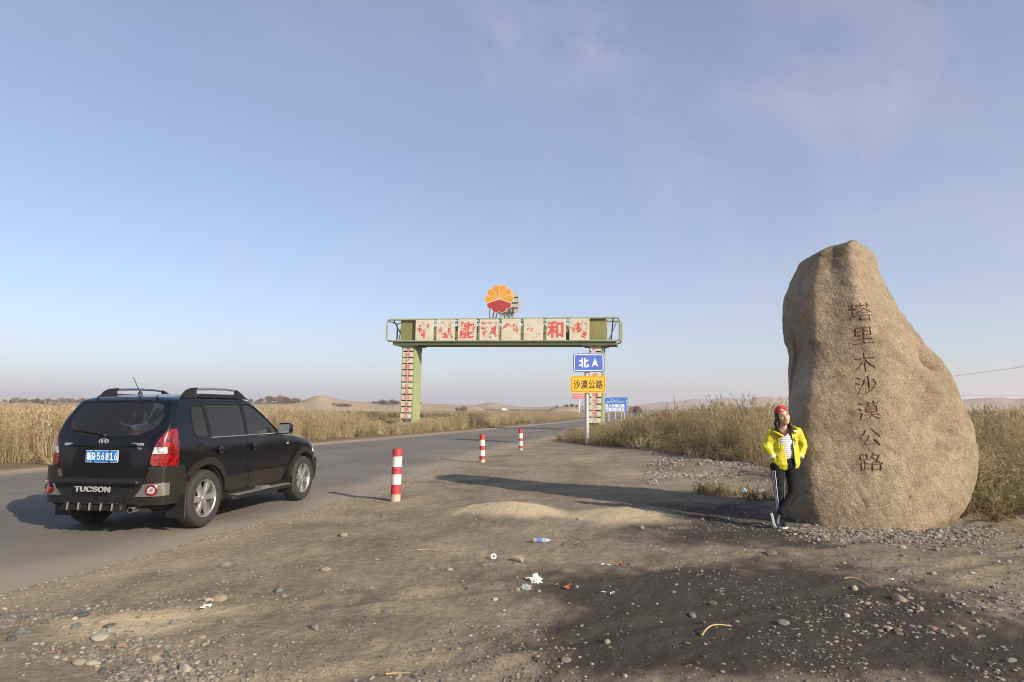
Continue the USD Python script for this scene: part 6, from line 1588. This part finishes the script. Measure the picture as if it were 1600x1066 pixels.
gravel("gravel", 6000, px_region(1010, 1240, 706, 760, lambda u, v, x, y: clump(x, y, 1.5, 54, .40)), .008, .05, (5, 4, 5, 1, 1, 0, 1), 2.5, 4)
def edge_gen(rr, n):
    y = np.exp(rr.uniform(math.log(5), math.log(45), n)); e = np.abs(rr.normal(0, .35, n)) + .03; right = rr.uniform(size=n) < .7
    return np.where(right, road_r(y) + e, road_l(y) - e - .1), y
gravel("gravel", 8000, edge_gen, .003, .016, (5, 6, 1.5, 1, 1, 1, 4), 2.4, 5)
gravel("gravel", 3800, px_region(1225, 1560, 820, 858, lambda u, v, x, y: np.exp(-((v - 836 - .00022 * (u - 1380.) ** 2 * -1) / 9.) ** 2)), .007, .030, (5, 6, 3, 1, 1, 1, 3), 1.6, 7)
gravel("ash_flakes", 900, px_region(1010, 1235, 785, 830), .004, .015, (4, 2, 4, 0, 0, 0, 2), 2.5, 6)
# ------------------------------------------------------------------ litter, sticks, wires, poles, far vehicles
paper = M("white_paper", (0.66, 0.66, 0.65), rough=.8, scale=30, hue2=(.5, .5, .49))
plastic = usdkit.material(stage, "/World/Looks/clear_plastic", {"t": ("transparent_bsdf", {"color": (.86, .88, .9)}), "g": ("principled_bsdf", {"base_color": (.5, .52, .54), "roughness": .2}), "m": ("mix_closure", {"fac": .4})}, [("t.BSDF", "m.closure1"), ("g.BSDF", "m.closure2")], surface="m.closure")
blue_label = M("blue_label", (.10, .15, .36), rough=.5)
straw = M("straw", (.42, .31, .15), rough=.8, scale=20, hue2=(.30, .21, .10))
leafy = M("rust_leaf", (.30, .10, .03), rough=.8, scale=20, hue2=(.20, .08, .03))
twig = M("twig", (.075, .058, .04), rough=.9)
def base(u, v): p = ground(u, v); return np.array([p[0], p[1], float(height(p[0], p[1]))])
def crumple(seed, r, amp=.5):
    m = trimesh.creation.icosphere(3, 1.0); p = m.vertices; n1 = np.abs(fbm(p * 2.2 + seed, 3, seed) - .5) * 4
    p = p * (.55 + amp * n1)[:, None]; return trimesh.Trimesh(p * r, m.faces, process=False)
b = base(836, 909); t = thing("tissue", "crumpled white tissue lying on the dirt, the brightest litter", "litter", b)
part(t, "crumpled_body", mv(crumple(3, np.array([.066, .052, .055])), (0, 0, .02)), paper, smooth=False); part(t, "loose_end", mv(crumple(5, np.array([.030, .014, .014])), (-.062, .015, .03)), paper, smooth=False)
b = base(771, 871); solo("paper_ring", mv(rot_m(trimesh.creation.torus(.022, .009, 20, 8), 1.1, [1, 0, 0]), b + [0, 0, .026]), paper, "small white ring left of the dirty cup on the dirt", "litter")
b = base(809, 880); t = thing("paper_cup", "dirty whitish cup lying on the dirt above the white tissue", "litter", b)
part(t, "cup", mv(rot_m(lathe([(.0, 0), (.024, 0), (.034, .07), (.031, .07), (.022, .004)], 20), 1.45, [.5, 1, 0]), (-.02, 0, .028)), M("dirty_cup", (.46, .41, .33), rough=.7, scale=20, hue2=(.3, .25, .19))); part(t, "torn_flap", mv(crumple(9, np.array([.02, .02, .014])), (.03, .05, .02)), M("grey_scrap", (.16, .15, .14), rough=.8), smooth=False)
b = base(850, 850); t = thing("plastic_bottle", "clear plastic bottle with a blue label lying on the dirt", "bottle", b)
bt = lathe([(0, 0), (.026, 0), (.029, .01), (.029, .13), (.024, .155), (.011, .18), (.011, .20), (0, .20)], 20); bt = mv(rot_m(bt, math.pi / 2, [0, 1, 0]), (-.12, 0, .028)); part(t, "bottle_body", bt, plastic, smooth=40)
part(t, "label", mv(rot_m(lathe([(.0295, .035), (.030, .036), (.030, .10), (.0295, .101)], 20), math.pi / 2, [0, 1, 0]), (-.12, 0, .028)), blue_label); part(t, "cap", mv(rot_m(lathe([(0, .2), (.013, .2), (.013, .222), (0, .222)], 14), math.pi / 2, [0, 1, 0]), (-.12, 0, .028)), blue_label)
b = base(822, 922); solo("plastic_wrapper", mv(crumple(12, np.array([.055, .04, .03])), b + [0, 0, .015]), plastic, "crumpled clear wrapper beside the small stones below the white tissue", "litter", smooth=False)
for u, v, w, tone, lab in ((800, 922, 8, B_, "brown pebble left of the crumpled clear wrapper"), (808, 922, 12, T_, "tan cobble touching the crumpled clear wrapper"), (842, 925, 8, W_, "pale pebble right of the crumpled clear wrapper"), (773, 937, 11, W_, "pale flat pebble below left of the crumpled clear wrapper")): stone_at(u, v, w, tone, 2, lab)
def scraps(seed, n, R, size, mat):
    rr = np.random.RandomState(seed); out = []
    for _ in range(n):
        v, f, _c = blade((rr.normal(0, R), rr.normal(0, R * .6), .008), (rr.normal(), rr.normal(), .35), size * rr.uniform(.6, 1.4), size * .45, .3, rr, 2, .3); out.append((v, f))
    return bunch(out)
def scrap(name, u, v, seed, n, R, size, mat, lab): tag(solo(name, scraps(seed, n, R, size, mat), mat, lab, "litter", smooth=False, loc=base(u, v) + [0, 0, .004]), kind="stuff")
scrap("dry_leaves", 970, 879, 21, 7, .025, .05, leafy, "orange brown leaf scraps right of the dirty cup")
scrap("dry_leaves", 886, 919, 22, 8, .03, .045, leafy, "rust coloured leaf scraps right of the white tissue")
scrap("paper_scraps", 960, 882, 23, 6, .05, .025, paper, "tiny white paper bits beside the orange brown leaf scraps")
scrap("paper_scraps", 945, 930, 24, 5, .05, .03, paper, "thin white paper strip on the dirt right of the rust coloured leaves")
scrap("paper_scraps", 328, 954, 25, 3, .02, .05, paper, "white paper scrap below the car beside the flat tan slab")
scrap("paper_scraps", 1400, 905, 26, 6, .05, .03, paper, "pale paper bits among the pebbles right of the black ground")
def stick(name, pts, r, mat, lab, cat="stick", r1=None):
    P = np.array([base(u, v) + [0, 0, z] for u, v, z in pts]); t = np.linspace(0, 1, len(P)); tt = np.linspace(0, 1, 14)
    C = np.stack([CubicSpline(t, P[:, k])(tt) for k in range(3)], 1); solo(name, tube(C, r, 6, r * .5 if r1 is None else r1), mat, lab, cat)
stick("dry_stick", [(1097, 999, .012), (1108, 992, .035), (1122, 987, .03), (1143, 984, .012)], .006, straw, "curved dry straw stick on the black ground near the bottom")
stick("dry_stick", [(652, 862, .012), (668, 861, .015), (690, 864, .012), (708, 867, .008)], .006, straw, "thin yellow straw left of the clear bottle")
stick("dry_stick", [(1320, 908, .01), (1338, 910, .015), (1358, 915, .01)], .008, straw, "pale dry stalk above the pebbles right of the black ground")
stick("dry_stick", [(603, 1052, .01), (620, 1050, .012), (641, 1050, .01)], .005, straw, "thin straw at the bottom edge below the middle")
stick("twig", [(883, 855, .02), (900, 850, .05), (917, 858, .02), (925, 866, .01)], .005, twig, "bent dark twig right of the clear bottle", "twig")
stick("twig", [(845, 1035, .02), (858, 1032, .05), (868, 1041, .02), (874, 1052, .01)], .006, twig, "dark twig tangle at the bottom left of the dry stick", "twig")
b = base(1186, 778); t = thing("plastic_bottle", "clear crushed bottle in the dry grass by the woman's feet", "bottle", b)
part(t, "bottle_body", mv(rot_m(lathe([(0, 0), (.03, 0), (.032, .01), (.027, .08), (.032, .15), (.012, .19), (.012, .205), (0, .205)], 16), 1.3, [.3, 1, 0]), (-.08, 0, .09)), plastic, smooth=40)
b = base(1163, 777); solo("plastic_bag", mv(crumple(31, np.array([.07, .05, .05])), b + [0, 0, .10]), M("pale_blue_bag", (.36, .42, .50), rough=.4), "pale blue plastic bag caught in the dry grass left of the clear crushed bottle", "bag", smooth=False)
b = base(1561, 800); solo("foil_wrapper", mv(crumple(33, np.array([.08, .05, .05])), b + [0, 0, .05]), M("foil", (.62, .62, .62), rough=.35, metal=.3), "silvery wrapper in the weeds at the right edge", "litter", smooth=False)

# power lines
wood = M("pole_wood", (.11, .09, .07), rough=.9)
wire = M("wire", (.03, .03, .03), rough=.6)
def sag(a, b, s, n=24):
    t = np.linspace(0, 1, n)[:, None]; P = a + (b - a) * t; P[:, 2] -= s * 4 * (t * (1 - t))[:, 0]; return P
def pole_at(p, h, lab, lamp_=False):
    t = thing("utility_pole", lab, "pole", (p[0], p[1], -1.0)); part(t, "post", tube([(0, 0, 0), (0, 0, h + 1.0)], .16, 8, .11), wood); part(t, "crossarm", bx(-.9, .9, -.08, .08, h + .35, h + .52), wood)
    for q in (-.75, .75): part(t, "insulator", lathe([(0, h + .52), (.07, h + .52), (.07, h + .68), (0, h + .70)], 8).apply_translation((q, 0, 0)), rust)
    if lamp_: part(t, "box", bx(-.6, .6, -.4, .4, h + .9, h + 1.5, .1), rust)
A = at(1161.5, 626, 560); B = at(1205, 624, 470); Cc = at(1470, 618, 330); Dd = at(1700, 612, 260)
pole_at(A, A[2] - .6, "thin far pole between the reeds and the woman's cap"); pole_at(B, B[2] - .6, "far pole with a dark box on top just left of the boulder", True)
pole_at(Cc, Cc[2] - .6, "utility pole hidden behind the boulder's right shoulder carrying the lower wire") if False else None
for k, (p, q) in enumerate(((A, B), (B, Cc), (Cc, Dd))):
    solo("power_line", tube(sag(p, q, .8), .045, 5), wire, ("thin far wire between the two far poles", "thin far wire from the pole with the box to behind the boulder", "lower thin wire in the sky right of the boulder")[k], "wire")
P1, P2 = at(1380, 600, 118), at(1760, 549, 76)
solo("power_line", tube(sag(P1, P2, .25), .022, 5), wire, "upper wire rising to the right edge beside the boulder", "wire")
solo("power_line", tube(sag(at(300, 633.6, 700), at(900, 633, 760), 0.4), .03, 4), wire, "faint", "wire") if False else None
mast = at(881, 604, 380); solo("mast", tube([(mast[0], 380, -1), (mast[0], 380, mast[2])], .10, 6, .05), steel, "thin faint mast on the skyline left of the red sign", "mast")

# two vehicles far off on the plain
def far_truck(u, v, Y, L, H, body_m, cab_m, lab, rz):
    p = at(u, v, Y); t = thing("far_truck", lab, "truck", (p[0], Y, p[2]), rz)
    part(t, "cargo_box", bx(-L * .5, L * .2, -H * .38, H * .38, H * .28, H, .05), body_m); part(t, "cab", trimesh.convex.convex_hull(np.array([(x_, y_, z_) for y_ in (-H * .36, H * .36) for x_, z_ in ((L * .22, H * .2), (L * .5, H * .2), (L * .5, H * .5), (L * .42, H * .82), (L * .22, H * .86))])), cab_m)
    part(t, "windscreen", trimesh.convex.convex_hull(np.array([(x_, y_, z_) for y_ in (-H * .32, H * .32) for x_, z_ in ((L * .505, H * .52), (L * .43, H * .79), (L * .42, H * .79), (L * .49, H * .52))])), sign_black)
    part(t, "chassis", bx(-L * .5, L * .48, -H * .2, H * .2, H * .18, H * .275), rust)
    for x_ in (-.36, .33):
        for s in (-1, 1): part(t, "wheel", mv(rot_m(trimesh.creation.cylinder(H * .17, H * .12, 16), math.pi / 2, [1, 0, 0]), (x_ * L, s * H * .32, H * .17)), rubber)
far_truck(788, 644.3, 300, 2.6, 1.6, sign_white, sign_white, "small white truck far off on the plain right of the left gantry column", .3)
far_truck(777, 644.8, 295, 3.2, 1.4, M("dusty_red", (.13, .09, .08), rough=.6), M("dusty_dark", (.09, .08, .075), rough=.6), "dark truck far off touching the left of the small white truck", .2)
# ------------------------------------------------------------------ the dusty air
haze = usdkit.material(stage, "/World/Looks/haze", {"v": ("principled_volume", {"color": (0.92, 0.875, 0.88), "density": 0.0006, "anisotropy": 0.3})}, [], volume="v.volume")
hz_path = "/World/haze"
usdkit.mesh(stage, hz_path, bx(-9500, 9500, -9500, 9500, -6, 60), haze, smooth=False)
tag(hz_path, kind="stuff")
